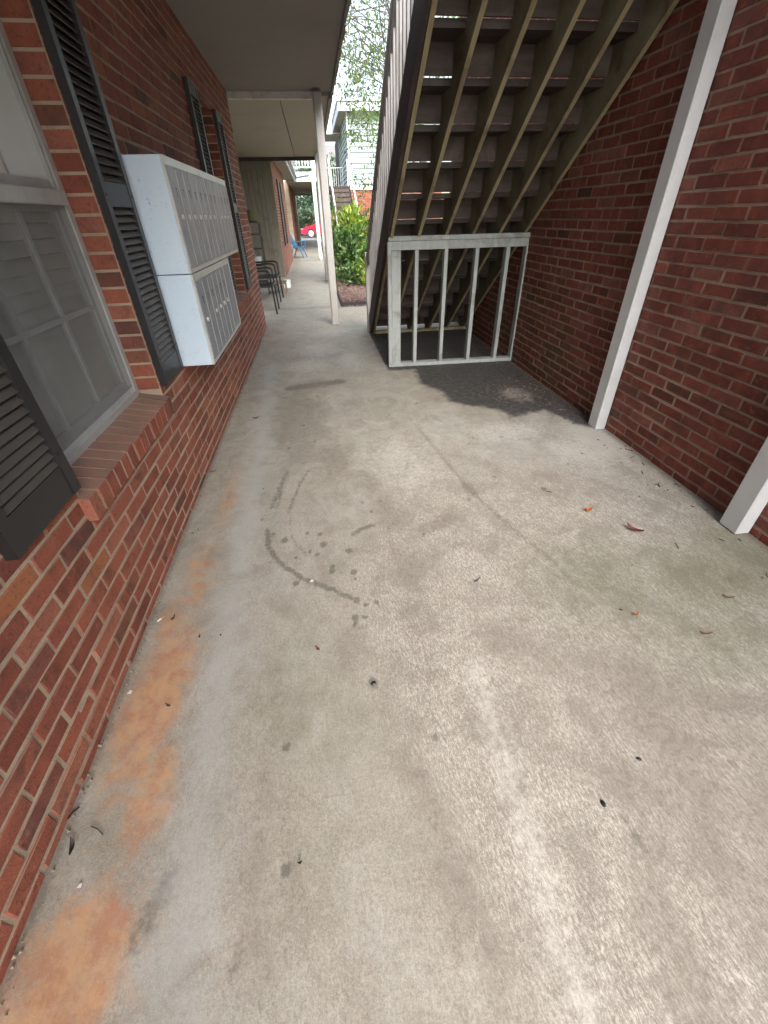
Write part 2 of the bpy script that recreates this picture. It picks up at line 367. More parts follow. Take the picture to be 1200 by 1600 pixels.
M['bark'] = woodmat('grey_bark', (.12, .10, .085), (.085, .07, .06), (.16, .14, .12), 'Z', .9)
t = NT('wood_mulch'); v = t.vor(26, t.mapv(t.pos(), (1, .45, 1), (0, 0, .5))); c = t.ramp(t.noise(40, t.pos(), 4, .7), [(.3, (.045, .028, .022)), (.5, (.17, .105, .085)), (.68, (.38, .28, .24))])
M['mulch'] = t.out(c, .9, t.bump(v.outputs[0], .8, .03), 0, .2)
t = NT('chip'); g = t.new('NewGeometry'); M['chip'] = t.out(t.ramp(g.outputs['Random Per Island'], [(0, (.06, .035, .028)), (.5, (.19, .11, .09)), (.8, (.30, .20, .17)), (1, (.42, .33, .29))]), .85)
t = NT('lawn'); c = t.ramp(t.noise(30, t.pos(), 5, .7), [(.35, (.035, .07, .015)), (.65, (.10, .16, .04))]); c = t.mix(t.step(t.noise(.25, t.pos(), 4), .45, .6), c, (.13, .14, .07))
M['lawn'] = t.out(c, .9)
def flat(name, c, r=.6):
    t = NT(name); n = t.noise(120, t.pos(), 3); return t.out(t.mix(n, c, tuple(x * .6 for x in c)), r)
M['leaf_orange'] = flat('orange_dry_leaf', (.50, .13, .03)); M['leaf_brown'] = flat('red_brown_dry_leaf', (.16, .035, .022)); M['twig'] = flat('dark_twig', (.035, .022, .016))
M['pebble'] = flat('black_grit', (.012, .013, .018), .4); M['paper'] = flat('white_scrap', (.75, .74, .72)); M['filter'] = flat('cigarette_filter', (.55, .27, .10))

# ------------------------------------------------------------------ ground and walkway
def seg_d(X, Y, pts):
    d = np.full(X.shape, 1e9)
    for (x0, y0), (x1, y1) in zip(pts[:-1], pts[1:]):
        dx, dy = x1 - x0, y1 - y0; L = dx * dx + dy * dy + 1e-12
        tt = np.clip(((X - x0) * dx + (Y - y0) * dy) / L, 0, 1)
        d = np.minimum(d, np.hypot(X - x0 - tt * dx, Y - y0 - tt * dy))
    return d
def inside(X, Y, poly):
    r = np.zeros(X.shape, bool); n = len(poly)
    for i in range(n):
        x0, y0 = poly[i]; x1, y1 = poly[(i + 1) % n]
        cnd = ((y0 > Y) != (y1 > Y)) & (X < (x1 - x0) * (Y - y0) / (y1 - y0 + 1e-12) + x0)
        r ^= cnd
    return r
def px(*a): return [tuple(back(x, y)[:2]) for x, y in a]
def blob(X, Y, cx, cy, rx, ry, rot=0, k=1.0):
    c_, s_ = math.cos(rot), math.sin(rot); u = (X - cx) * c_ + (Y - cy) * s_; v = -(X - cx) * s_ + (Y - cy) * c_
    return k * np.exp(-((u / rx) ** 2 + (v / ry) ** 2) * .7)
def line(X, Y, pts, w, k=1.0): return k * np.clip(1.0 - seg_d(X, Y, pts) / w * .5, 0, 1)

def walkway():
    xs = np.concatenate([np.arange(-1.60, -.90, .1), np.arange(-.90, 2.12, .014), [2.13]])
    ys = np.concatenate([np.arange(-6.0, 0, .1), np.arange(0, 4.4, .014), np.arange(4.4, 8.6, .04), np.arange(8.6, 37.01, .4)])
    X, Y = np.meshgrid(xs, ys); nx, ny = len(xs), len(ys)
    Z = np.zeros_like(X)
    Z += .003 * np.sin(X * 2.1 + Y * 1.3) * np.clip(Y, 0, 1) - .0015
    co = np.stack([X, Y, Z], -1).reshape(-1, 3)
    cx = (X[:-1, :-1] + X[1:, 1:]) / 2; cy = (Y[:-1, :-1] + Y[1:, 1:]) / 2
    keep = (cy < 8.58) & (cx > -.87) | (cy >= 8.58) & (cx < .40) & (cx > -.87) | (cx <= -.87) & (cy > 7.2) & (cy < 13.75)
    idx = np.arange(nx * ny).reshape(ny, nx)
    F = np.stack([idx[:-1, :-1], idx[:-1, 1:], idx[1:, 1:], idx[1:, :-1]], -1)[keep]
    me = bpy.data.meshes.new('walkway'); me.from_pydata(co.tolist(), [], F.tolist())
    r = np.zeros_like(X)
    # A: rust, dark marks, white
    rust = r.copy()
    for (x, y, a, b_, rt, k) in [(-.72, .92, .10, .30, -.1, .95), (-.64, .62, .08, .16, .1, .75), (-.70, .27, .13, .13, 0, .98), (-.78, .05, .16, .25, 0, .9),
                                 (-.70, 1.55, .09, .35, 0, .55), (-.66, 2.2, .08, .5, 0, .5), (-.62, 2.9, .07, .4, 0, .35), (-.76, 1.2, .06, .25, 0, .6), (1.17, 1.45, .05, .04, 0, .3)]:
        rust = np.maximum(rust, blob(X, Y, x, y, a, b_, rt, k))
    dark = r.copy()
    arcs = [(px((418, 828), (420, 858), (437, 880), (450, 889), (475, 905), (520, 922), (548, 935)), .017, .62),
            (px((484, 732), (468, 757), (455, 790), (452, 800)), .015, .5), (px((450, 735), (436, 765), (424, 795)), .022, .52), (px((441, 762), (433, 795)), .016, .5),
            (px((455, 835), (462, 850), (480, 868)), .014, .45), (px((553, 834), (566, 826), (582, 821)), .02, .6), (px((480, 868), (500, 880), (540, 897)), .012, .36),
            (px((452, 800), (455, 835)), .01, .42), (px((500, 928), (530, 940)), .018, .34)]
    for pts, w, k in arcs: dark = np.maximum(dark, line(X, Y, pts, w, k * 1.25))
    spots = [(445, 845, .02), (480, 833, .012), (500, 835, .014), (505, 851, .02), (545, 861, .018), (518, 893, .016), (552, 894, .016), (558, 938, .016), (572, 946, .012), (588, 942, .012), (555, 966, .016), (554, 976, .012),
             (570, 964, .011), (520, 885, .012), (462, 912, .016), (428, 835, .012), (416, 852, .008), (468, 820, .008), (484, 862, .01), (462, 872, .011), (580, 799, .012), (566, 785, .01), (595, 783, .014), (447, 1167, .013), (583, 1067, .018),
             (530, 596, .035), (680, 1152, .012), (555, 905, .01), (495, 867, .012), (420, 880, .008), (410, 812, .01), (636, 955, .008), (447, 1360, .014), (850, 763, .018), (783, 681, .018)]
    for x, y, w in spots:
        q = back(x, y); dark = np.maximum(dark, blob(X, Y, q[0], q[1], w, w * 1.25, 0, .95))
    dark = np.maximum(dark, line(X, Y, px((455, 606), (490, 601), (530, 596)), .075, .95))
    q = back(240, 1420); dark = np.maximum(dark, blob(X, Y, q[0], q[1], .035, .12, -.4, .62))
    for pts, w, k in [(px((972, 1275), (990, 1300), (1008, 1330)), .012, .62), (px((935, 1086), (960, 1080)), .012, .5)]: dark = np.maximum(dark, line(X, Y, pts, w, k * 1.2))
    rr = random.Random(3)
    for i in range(45):
        x_, y_ = rr.uniform(-.5, 1.9), rr.uniform(.15, 4.5); w = rr.uniform(.006, .02); dark = np.maximum(dark, blob(X, Y, x_, y_, w, w * rr.uniform(.7, 1.6), 0, rr.uniform(.55, .8)))
    white = r.copy()
    white = np.maximum(white, line(X, Y, [(.44, .85), (.425, .6), (.42, .35), (.40, .0), (.40, -1.0)], .06, .6))
    white = np.maximum(white, line(X, Y, px((870, 880), (900, 910), (980, 990)), .02, .45))
    for x, y, a, b_, k in [(1.92, 2.55, .18, .35, .9), (1.7, 2.4, .25, .3, .66), (1.35, 2.8, .35, .2, .66), (.45, 2.5, .3, .5, .52), (-.2, 4.9, .28, .3, .7), (-.1, 5.6, .35, .35, .66), (.3, 5.0, .2, .5, .6), (.1, 6.6, .3, .4, .6), (-.35, 8, .4, 1.5, .4), (-.2, 11.5, .4, 2, .4)]:
        white = np.maximum(white, blob(X, Y, x, y, a, b_, 0, k))
    # B: damp, aggregate, green
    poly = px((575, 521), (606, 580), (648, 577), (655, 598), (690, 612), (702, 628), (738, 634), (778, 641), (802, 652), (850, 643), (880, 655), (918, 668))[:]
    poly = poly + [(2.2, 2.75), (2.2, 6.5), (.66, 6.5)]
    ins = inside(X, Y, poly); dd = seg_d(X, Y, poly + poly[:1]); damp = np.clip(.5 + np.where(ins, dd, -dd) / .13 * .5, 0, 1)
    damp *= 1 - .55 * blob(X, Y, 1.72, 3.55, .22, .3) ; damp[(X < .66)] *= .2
    agg = np.clip((X - .10 + .25 * np.sin(Y * 1.3)) / .35, 0, 1) * np.clip((3.3 - Y) / 1.6, 0, 1); agg = np.maximum(agg, .28 * np.clip((X + .75) / .2, 0, 1) * np.clip((3 - Y), 0, 1))
    green = r.copy()
    for x, y, a, b_, rt, k in [(1.15, 1.22, .34, .3, .3, .74), (1.7, 1.15, .5, .28, .1, .78), (2.0, 1.22, .25, .34, 0, 1.0), (1.0, 1.05, .2, .15, .3, .6), (1.45, .9, .45, .28, .2, .62), (-.2, .75, .3, .5, 0, .36), (-.2, 9.5, .1, 3, 0, .3), (-.7, 12, .2, 3, 0, .45), (-.7, 18, .2, 4, 0, .6)]:
        green = np.maximum(green, blob(X, Y, x, y, a, b_, rt, k))
    # C: crack / joint, brown patches, pale patches
    crack = line(X, Y, px((655, 670), (680, 700), (712, 738), (735, 765), (770, 798), (822, 842), (870, 880), (905, 915)), .02, .62)
    crack = np.maximum(crack, line(X, Y, px((728, 757), (740, 770)), .035, .85))
    crack = np.maximum(crack, line(X, Y, px((560, 560), (610, 620), (655, 670)), .008, .5))
    edge = line(X, Y, [(-.856, -2), (-.856, 7.2)], .022, .85); edge = np.maximum(edge, line(X, Y, [(2.09, -2), (2.09, 8.6)], .035, .9))
    for yj in (8.6, 10.9, 13.7, 16, 19, 22.7, 26): edge = np.maximum(edge, line(X, Y, [(-.86, yj), (.4, yj)], .12, .62))
    crack = np.maximum(crack, edge)
    brown = r.copy()
    for x, y, a, b_, rt, k in [(-.25, 3.3, .3, 1.0, 0, .72), (-.15, 4.2, .35, .25, 0, .6), (.2, 3.6, .2, .4, 0, .55), (.0, 2.6, .3, .6, .2, .6), (.33, 1.5, .16, .22, 0, .7), (.55, 1.75, .2, .1, .4, .66), (.25, 2.0, .12, .5, .1, .6), (1.0, .45, .42, .75, 0, .66), (.62, .9, .2, .4, .1, .55), (.2, .3, .10, .5, .2, .6), (-.3, .4, .08, .4, 0, .5), (.65, .1, .12, .4, 0, .62), (1.0, 2.3, .25, .2, 0, .5), (-.3, 6, .3, .6, 0, .4)]:
        brown = np.maximum(brown, blob(X, Y, x, y, a, b_, rt, k))
    pale = r.copy()
    pale = np.maximum(pale, line(X, Y, [(-.62, 5), (-.55, 3), (-.52, 1.5), (-.5, .8), (-.45, -.5)], .13, .68))
    for x, y, a, b_, rt, k in [(1.3, 2.5, .5, .3, 0, .5), (.9, 3.0, .35, .3, 0, .5), (-.05, 1.95, .2, .2, 0, .4), (0, .1, .3, .5, 0, .4)]: pale = np.maximum(pale, blob(X, Y, x, y, a, b_, rt, k))
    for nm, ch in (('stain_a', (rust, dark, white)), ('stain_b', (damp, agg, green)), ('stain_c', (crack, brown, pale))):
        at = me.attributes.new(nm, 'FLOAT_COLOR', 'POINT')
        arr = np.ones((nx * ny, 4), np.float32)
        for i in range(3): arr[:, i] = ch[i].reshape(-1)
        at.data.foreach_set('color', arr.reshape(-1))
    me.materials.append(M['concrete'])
    for p_ in me.polygons: p_.use_smooth = True
    o = bpy.data.objects.new('walkway', me); col.objects.link(o); tag(o, kind='structure')
    # joined sheets use every vertex, so drop the loose ones
    bm = bmesh.new(); bm.from_mesh(me); bmesh.ops.delete(bm, geom=[v for v in bm.verts if not v.link_faces], context='VERTS'); bm.to_mesh(me); bm.free()
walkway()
g = MB().quad((-400, -300, -.16), (400, -300, -.16), (400, 900, -.16), (-400, 900, -.16)).build('ground', M['lawn']); tag(g, kind='structure')
# edge of the slab and a concrete apron behind the viewer
g = MB().box(-1.6, 2.13, -6, 8.58, -.15, -.012).box(-1.6, .4, 8.58, 37, -.15, -.012).build('slab_edge', M['core']); tag(g, kind='structure')
g = MB().quad((-30, 38.2, -.15), (40, 38.2, -.15), (40, 62, -.15), (-30, 62, -.15)).build('parking_lot', M['asphalt']); tag(g, kind='structure')
g = MB().box(-8, 12, 38.0, 38.2, -.158, -.02).build('kerb', M['pot']); tag(g, kind='structure')
g = MB().quad((-30, -30, -.155), (30, -30, -.155), (30, -6.01, -.155), (-30, -6.01, -.155)).build('courtyard_pavement', M['pot']); tag(g, kind='structure')

# ------------------------------------------------------------------ bricks
BW, BH, BJ = .2067, .0669, .0112
def brick_variant(i):
    r = random.Random(100 + i); L, H = BW - BJ, BH - BJ; j = lambda a: r.uniform(-a, a)
    def ring(y, ins, a): return [(-L / 2 + ins + j(a), y + j(.0012), -H / 2 + ins + j(a)), (L / 2 - ins + j(a), y + j(.0012), -H / 2 + ins + j(a)),
                                 (L / 2 - ins + j(a), y + j(.0012), H / 2 - ins + j(a)), (-L / 2 + ins + j(a), y + j(.0012), H / 2 - ins + j(a))]
    vs = ring(0, .003, .0012) + ring(.003, 0, .0012) + ring(.045, 0, 0)
    fs = [(0, 1, 2, 3)]
    for b in (0, 4):
        for k in range(4): fs.append((b + k, b + 4 + k, b + 4 + (k + 1) % 4, b + (k + 1) % 4))
    return vs, fs
VAR = [brick_variant(i) for i in range(14)]
def visible_area(root_m, u, z, L):
    pts = []
    for du, dz in ((-L / 2, -BH / 2), (L / 2, -BH / 2), (L / 2, BH / 2), (-L / 2, BH / 2)):
        w = root_m @ Vector((u + du, 0, z + dz)); q = proj((w.x, w.y, w.z))
        if q is None: return 0
        pts.append(q)
    cx = sum(q[0] for q in pts) / 4; cy = sum(q[1] for q in pts) / 4
    if not (-15 < cx < 1215 and -15 < cy < 1615): return 0
    return abs(sum(pts[i][0] * pts[(i + 1) % 4][1] - pts[(i + 1) % 4][0] * pts[i][1] for i in range(4))) / 2
def brick_field(root, mat, u0, u1, z0, z1, holes=(), limit=300, phase=0, occl=(), tag_part='brick', zoff=0):
    """holes: (ua, ub, za, zb) left open. Courses of running bond, cut at the openings."""
    rm = Matrix.Translation(root.location) @ root.rotation_euler.to_matrix().to_4x4()
    meshes = []
    for i, (v, f) in enumerate(VAR):
        me = bpy.data.meshes.new('brick'); me.from_pydata(v, [], f); me.materials.append(mat); meshes.append(me)
    items = []; nrow = int(math.ceil((z1 - z0) / BH - .01))
    for k in range(nrow):
        zc = z0 + (k + .5) * BH + zoff; off = (BW / 2 if k % 2 else 0) + phase + rnd.uniform(-.006, .006)
        cuts = sorted([(max(a, u0), min(b, u1)) for a, b, c, d in holes if c < zc < d])
        spans = []; cur = u0
        for a, b in cuts:
            if a > cur: spans.append((cur, a))
            cur = max(cur, b)
        if cur < u1: spans.append((cur, u1))
        for a, b in spans:
            e = math.floor((a - off) / BW) * BW + off
            while e < b - 1e-6:
                s_, t_ = max(e, a), min(e + BW, b); L = t_ - s_
                if L > .035: items.append(((s_ + t_) / 2, zc, L))
                e += BW
    def hid(u, z): return any(a < u < b and c < z < d for a, b, c, d in occl)
    sc = [(0 if hid(u, z) else visible_area(rm, u, z, L), i) for i, (u, z, L) in enumerate(items)]
    sc.sort(reverse=True); top = set(i for a, i in sc[:limit] if a > 0)
    vs, fs = [], []
    for i, (u, z, L) in enumerate(items):
        kx = (L - BJ) / (BW - BJ); dy = rnd.uniform(-.0022, .0022); dz = rnd.uniform(-.0012, .0012); rz_ = rnd.uniform(-.006, .006); vi = rnd.randrange(14)
        if i in top: inst(tag_part, meshes[vi], root, (u, dy, z + dz), (kx, 1, 1), (0, rz_, 0))
        else:
            b = len(vs)
            for x, y, w in VAR[vi][0]: vs.append((u + x * kx, y + dy, z + dz + w + x * -rz_))
            fs += [tuple(b + q for q in f) for f in VAR[vi][1]]
    if vs:
        me = bpy.data.meshes.new('brickwork'); me.from_pydata(vs, [], fs); me.materials.append(mat)
        o = bpy.data.objects.new('brickwork', me); o.parent = root; col.objects.link(o); o['kind'] = 'stuff'
def mortar_body(root, mat, u0, u1, z0, z1, holes=(), thick=.214, y=.0030):
    us = sorted({u0, u1, *[h[0] for h in holes], *[h[1] for h in holes]}); zs = sorted({z0, z1, *[h[2] for h in holes], *[h[3] for h in holes]})
    m = MB()
    for a, b in zip(us[:-1], us[1:]):
        for c, d in zip(zs[:-1], zs[1:]):
            if any(h[0] <= (a + b) / 2 <= h[1] and h[2] <= (c + d) / 2 <= h[3] for h in holes): continue
            m.box(a, b, y, thick, c, d)
    me_o = m.build('mortar', mat, root); return me_o
def reveal_bricks(root, mat, u, z0, z1, side, depth=.108):
    """brick ends returning into an opening: narrow headers seen on the jamb"""
    k = int(z0 / BH); m = MB()
    while (k + .5) * BH < z1:
        zc = (k + .5) * BH
        if zc > z0: m.box(min(u, u + side * .004), max(u, u + side * .004), .006, depth, zc - BH / 2 + BJ / 2, zc + BH / 2 - BJ / 2)
        k += 1
    m.build('brickwork', mat, root)['kind'] = 'stuff'

# ------------------------------------------------------------------ windows, shutters
def add_window(root, u0, u1, z0, z1, detailed=True):
    """one window as a part of the wall; y > 0 goes into the wall"""
    yf = .108
    w = MB().box(u0, u0 + .035, yf, yf + .06, z0, z1).box(u1 - .035, u1, yf, yf + .06, z0, z1).box(u0 + .035, u1 - .035, yf, yf + .06, z1 - .035, z1).box(u0 + .035, u1 - .035, yf - .006, yf + .06, z0, z0 + .028)
    w.box(u0 + .035, u1 - .035, yf + .008, yf + .06, z0 + .028, z0 + .05)
    w = w.build('window', M['alu'], root)
    zm = (z0 + z1) / 2
    MB().box(u0 + .036, u1 - .036, yf - .012, yf + .03, zm - .026, zm + .022).build('meeting_rail', M['alu'], w, bevel=.003)
    a, b = u0 + .036, u1 - .036
    for s_ in (0, 1):
        za, zb = (z0 + .05, zm - .026) if s_ == 0 else (zm + .022, z1 - .035); y = yf + (.03 if s_ == 0 else .012)
        sash = MB().box(a, a + .028, y, y + .025, za, zb).box(b - .028, b, y, y + .025, za, zb).box(a + .028, b - .028, y, y + .025, za, za + .03).box(a + .028, b - .028, y, y + .025, zb - .02, zb)
        sash.build('sash', M['sash' if s_ == 0 else 'alu'], w)
        for k in (1, 2):
            u = a + (b - a) * k / 3; MB().box(u - .010, u + .010, y + .001, y + .02, za + .03, zb - .02).build('muntin', M['sash' if s_ == 0 else 'trimwhite'], w)
        zc = (za + zb) / 2; MB().box(a + .028, b - .028, y + .002, y + .019, zc - .009, zc + .009).build('muntin', M['sash' if s_ == 0 else 'trimwhite'], w)
        us = [a + .028, a + (b - a) / 3, a + (b - a) * 2 / 3, b - .028]
        for i in range(3):
            for za_, zb_ in ((za + .03, zc - .009), (zc + .009, zb - .02)):
                MB().box(us[i] + (.01 if i else 0), us[i + 1] - (.01 if i < 2 else 0), y + .008, y + .011, za_, zb_).build('pane', M['glass' if s_ == 0 else 'glass_up'], w)
    if detailed:
        MB().box(a + .002, b - .002, yf + .006, yf + .008, z0 + .05, zm - .027).build('insect_screen', M['screen'], w)
        MB().box(b - .030, b - .022, yf + .0, yf + .016, zm + .03, z1 - .04).build('track', M['sash'], w)
    # blinds behind the lower panes, thin curtain behind the upper ones
    sl = MB().box(a, b, -.012, .012, -.0012, .0012).mesh('blind_slat', M['blind'])
    for k in range(int((z1 - z0) / .05)):
        z = z0 + .05 + k * .05
        inst('blind_slat', sl, w, (0, yf + .062 + rnd.uniform(-.001, .001), z), (1, 2.1, 1), (rad(60 + rnd.uniform(-3, 3)), 0, 0))
    if detailed:
        cu = MB(); n = 30; ua, ub = a + .05, b - .02
        for i in range(n):
            u_a = ua + (ub - ua) * i / n; u_b = ua + (ub - ua) * (i + 1) / n; f = lambda q: yf + .040 + .004 * math.sin(q * 60)
            cu.quad((u_a, f(u_a), zm + .02), (u_b, f(u_b), zm + .02), (u_b, f(u_b), z1 - .03), (u_a, f(u_a), z1 - .03))
        cu.build('curtain', M['curtain'], w, smooth=True)
    MB().box(u0, u1, .215, .22, z0, z1).build('dark_room', M['room'], w)
    return w
LOUV = None
def add_shutter(root, u0, u1, z0, z1):
    global LOUV
    s = .042; d0, d1 = -.034, -.002
    m = MB().box(u0, u0 + s, d0, d1, z0, z1).box(u1 - s, u1, d0, d1, z0, z1)
    rails = [(z0, z0 + .10), ((z0 + z1) / 2 - .04, (z0 + z1) / 2 + .045), (z1 - .08, z1)]
    for a, b in rails: m.box(u0 + s, u1 - s, d0 + .003, d1, a, b)
    m.box(u0 + s, u1 - s, -.008, -.0021, z0 + .1, z1 - .08)
    sh = m.build('shutter', M['shutter'], root)
    w = u1 - u0 - 2 * s
    lo = MB().box(-.5, .5, -.0155, .0155, -.002, .002).mesh('louver', M['louver'])
    for (a, b) in ((rails[0][1], rails[1][0]), (rails[1][1], rails[2][0])):
        n = int(round((b - a) / .0285)); p_ = (b - a) / n
        for k in range(n): inst('louver', lo, sh, ((u0 + u1) / 2, -.0195, a + (k + .5) * p_), (w, 1, 1), (rad(52), 0, 0))
    for z in (z0 + .13, (z0 + z1) / 2, z1 - .1):
        for u in (u0 + s / 2, u1 - s / 2): MB().tube([(u, d0 - .003, z), (u, d0 + .001, z)], .006, 8).build('screw', M['black'], sh)
    return sh
def add_sill(root, mat, u0, u1, ztop, slope=.03):
    """rowlock bricks on edge, tops sloping out"""
    n = int(round((u1 - u0) / .0735)); p_ = (u1 - u0) / n
    MB().prism([(-.033, ztop - .11), (.115, ztop - .11), (.115, ztop - .002), (-.033, ztop - slope - .003)], 0, u0 + .025, u1 - .001).build('mortar', M['mortar'], root)
    for k in range(n):
        a, b = u0 + k * p_ + .005, u0 + (k + 1) * p_ - .005; j = rnd.uniform(-.004, .004); yo = -.036 + rnd.uniform(-.003, .003); zt = ztop + j * .4
        vs = [(a, yo, ztop - .115 + j), (b, yo, ztop - .115 + j), (b, .118, ztop - .115), (a, .118, ztop - .115), (a, yo, zt - slope), (b, yo, zt - slope + rnd.uniform(-.002, .002)), (b, .118, zt), (a, .118, zt)]
        MB().add(vs, [(0, 3, 2, 1), (4, 5, 6, 7), (0, 1, 5, 4), (1, 2, 6, 5), (2, 3, 7, 6), (3, 0, 4, 7)]).build('brick', mat, root, bevel=.0022)

# ------------------------------------------------------------------ left building wall
XL, XR = -.856, 2.09
WZ0, WZ1 = .662, 2.27
lw = thing('brick_wall', 'long red brick wall on the left with two shuttered windows', 'wall', (XL, 0, 0), rad(90))
# local x = world Y
win = [(1.30, 2.262), (4.97, 5.79)]
holes = [(a, b, WZ0 - .012, WZ1) for a, b in win]; sills = [(a - .03, b + .03, WZ0 - .115, WZ0) for a, b in win]
bh = [(a, b, WZ0 - .12, WZ1) for a, b in win]
mortar_body(lw, M['mortar'], -4.0, 7.2, -.1, 5.4, [(a, b, WZ0 - .1, WZ1) for a, b in win])
brick_field(lw, M['brick_left'], -4.0, 7.2, -.035, 2.63, bh, 276, .05, occl=[(2.26, 2.6, .7, 2.25), (.92, 1.26, .7, 2.25), (2.75, 4.4, 1.14, 1.66), (2.7, 3.8, .67, 1.2)])
for (a, b) in win:
    add_sill(lw, M['brick_left'], a - .035, b - .002, WZ0 + .0)
    reveal_bricks(lw, M['brick_left'], b, WZ0, WZ1, -1); reveal_bricks(lw, M['brick_left'], a, WZ0, WZ1, 1)
    add_window(lw, a + .005, b - .005, WZ0 - .004, WZ1)
for a, b in ((.915, 1.268), (2.266, 2.61), (4.62, 4.965), (5.795, 6.14)): add_shutter(lw, a, b, .685, 2.26)

# ------------------------------------------------------------------ right building wall
rw = thing('brick_wall', 'dark maroon brick wall on the right running behind the stairs', 'wall', (XR, 0, 0), rad(-90))
# local x = -world Y
mortar_body(rw, M['mortar_dark'], -7.6, 4.0, -.1, 3.42)
brick_field(rw, M['brick_right'], -7.6, 4.0, -.02, 3.4, (), 300, .09, occl=[(-7.6, -4.9, 0, 3.4)])

# ------------------------------------------------------------------ mailboxes
def mailbox(y0, y1, z0, z1, units, label, blank=None):
    D = .2
    root = thing('mailbox_cabinet', label, 'mailbox', (XL, 0, 0), rad(90), 'wall mailboxes')
    MB().box(y0, y1, -D + .012, -.001, z0, z1).build('cabinet_shell', M['boxpaint'], root, bevel=.002)
    fr = MB(); ft = .035
    for i, (a, b, n) in enumerate(units):
        fr.box(a + .001, b - .001, -D, -D + .0118, z1 - ft, z1 - .001).box(a + .001, b - .001, -D, -D + .0118, z0 + .001, z0 + .022)
        fr.box(a + .001, a + .013, -D, -D + .0118, z0 + .022, z1 - ft).box(b - .013, b - .001, -D, -D + .0118, z0 + .022, z1 - ft)
    fr.build('front_frame', M['boxtrim'], root)
    ns = [0, 3, 1, 4]
    lockm = MB().tube([(0, -.011, 0), (0, -.009, 0), (0, 0, 0)], [.007, .0125, .0125], 12).mesh('lock', M['chrome']); slotm = MB().box(-.012, .012, -.0012, 0, .018, .026).box(-.004, .004, -.0012, 0, -.012, .018).mesh('name_slot', M['black'])
    for (a, b, n) in units:
        if n == 0:
            MB().box(a + .014, b - .014, -D + .003, -D + .0116, z0 + .023, z1 - ft - .001).build('blank_panel', M['boxfront'], root); continue
        w = (b - a - .026) / n
        for k in range(n):
            u0 = a + .013 + k * w; u1 = u0 + w
            d = MB().box(u0 + .004, u1 - .004, -D - .004 + rnd.uniform(-.0015, .0015), -D + .0116, z0 + .024, z1 - ft - .002).build('mailbox_door', M['boxfront'], root, bevel=.0012)
            if not (z0 < 1 and k == 1 or z0 > 1 and a > 3 and k in (1,)): inst('lock', lockm, d, (u0 + w * .45, -D - .003, z0 + (z1 - z0) * .505))
            inst('name_slot', slotm, d, (u0 + w * .55, -D - .0045, z0 + (z1 - z0) * .70))
            if True: MB().box(u1 - .004, u1 + (.003 if k in ns else -.001), -D - .006, -D - .0046, z0 + .03, z1 - ft - .01).build('edge_strip', M['boxtrim'], d)
    return root
mailbox(2.655, 4.40, 1.146, 1.632, [(2.655, 3.53, 6), (3.53, 4.40, 6)], 'upper bank of grey wall mailboxes, the longer cabinet with twelve doors')
mailbox(2.655, 3.825, .672, 1.142, [(2.655, 3.53, 6), (3.53, 3.825, 0)], 'lower shorter bank of grey wall mailboxes ending in a blank panel')

# ------------------------------------------------------------------ overhead walkway (left)
bal = thing('upper_walkway', 'upper floor walkway overhead on the left with a flat taupe soffit', 'balcony', (0, 0, 0))
MB().box(XL + .002, .40, -4.0, 7.19, 2.63, 2.86).build('slab', M['soffit'], bal)
e = MB(); n = 90                                   # slightly wavy outer edge board
for i in range(n):
    ya, yb = -4 + 11.2 * i / n, -4 + 11.2 * (i + 1) / n; xo = .43 + rnd.uniform(-.006, .006)
    e.box(.401, xo, ya, yb - .0005, 2.60 + rnd.uniform(-.008, .004), 2.92)
e.build('edge_board', M['soffit'], bal)
MB().box(XL + .002, .26, 7.192, 7.262, 2.565, 2.86).build('drop_beam', M['trimwhite'], bal)
MB().box(-1.6, -.245, 7.264, 13.68, 2.60, 2.86).build('soffit_board', M['soffit2'], bal)
MB().box(-.235, .37, 7.264, 13.68, 2.603, 2.86).build('soffit_board', M['soffit2'], bal)
MB().box(.372, .42, 7.2, 13.70, 2.57, 2.92).build('edge_board', M['soffit'], bal)
MB().box(-1.6, .37, 13.70, 13.76, 2.53, 2.92).build('end_beam', M['skirt'], bal)
MB().box(-1.6, -.80, -6.0, 13.7, 5.25, 5.45).build('roof', M['fascia'], bal)
MB().box(-1.75, -1.6, 7.0, 14.0, 0, 5.3).build('back_wall', M['siding'], bal)
def post(x, y, z1, w, label, mat='post', round_=True, z0=0):
    r = thing('support_post', label, 'post', (x, y, 0), 0, 'posts along the walkway')
    h = w / 2; c_ = w * .18
    poly = [(-h + c_, -h), (h - c_, -h), (h, -h + c_), (h, h - c_), (h - c_, h), (-h + c_, h), (-h, h - c_), (-h, -h + c_)] if round_ else [(-h, -h), (h, -h), (h, h), (-h, h)]
    MB().prism(poly, 2, z0, z1).build('shaft', M[mat], r)
    MB().prism([(a * 1.12, b * 1.12) for a, b in poly], 2, .0, .012).build('base_plate', M[mat], r)
    return r
post(.222, 7.1, 2.60, .112, 'nearest grey post of the walkway, standing at the end of the left wall')
post(.285, 12.75, 2.565, .115, 'second grey post of the walkway, beside the green shrub bed')

# ------------------------------------------------------------------ right side landing posts
def rpost(y, label):
    r = thing('landing_post', label, 'post', (2.045, y, 0), 0, 'pale posts against the right wall')
    MB().box(-.042, .038, -.055, .055, .0, 2.78).build('shaft', M['pipe'], r, bevel=.006)
    return r
rpost(2.755, 'pale grey square post against the right brick wall, by the foot of the damp patch')
rpost(1.45, 'pale grey square post against the right brick wall, nearest the camera')

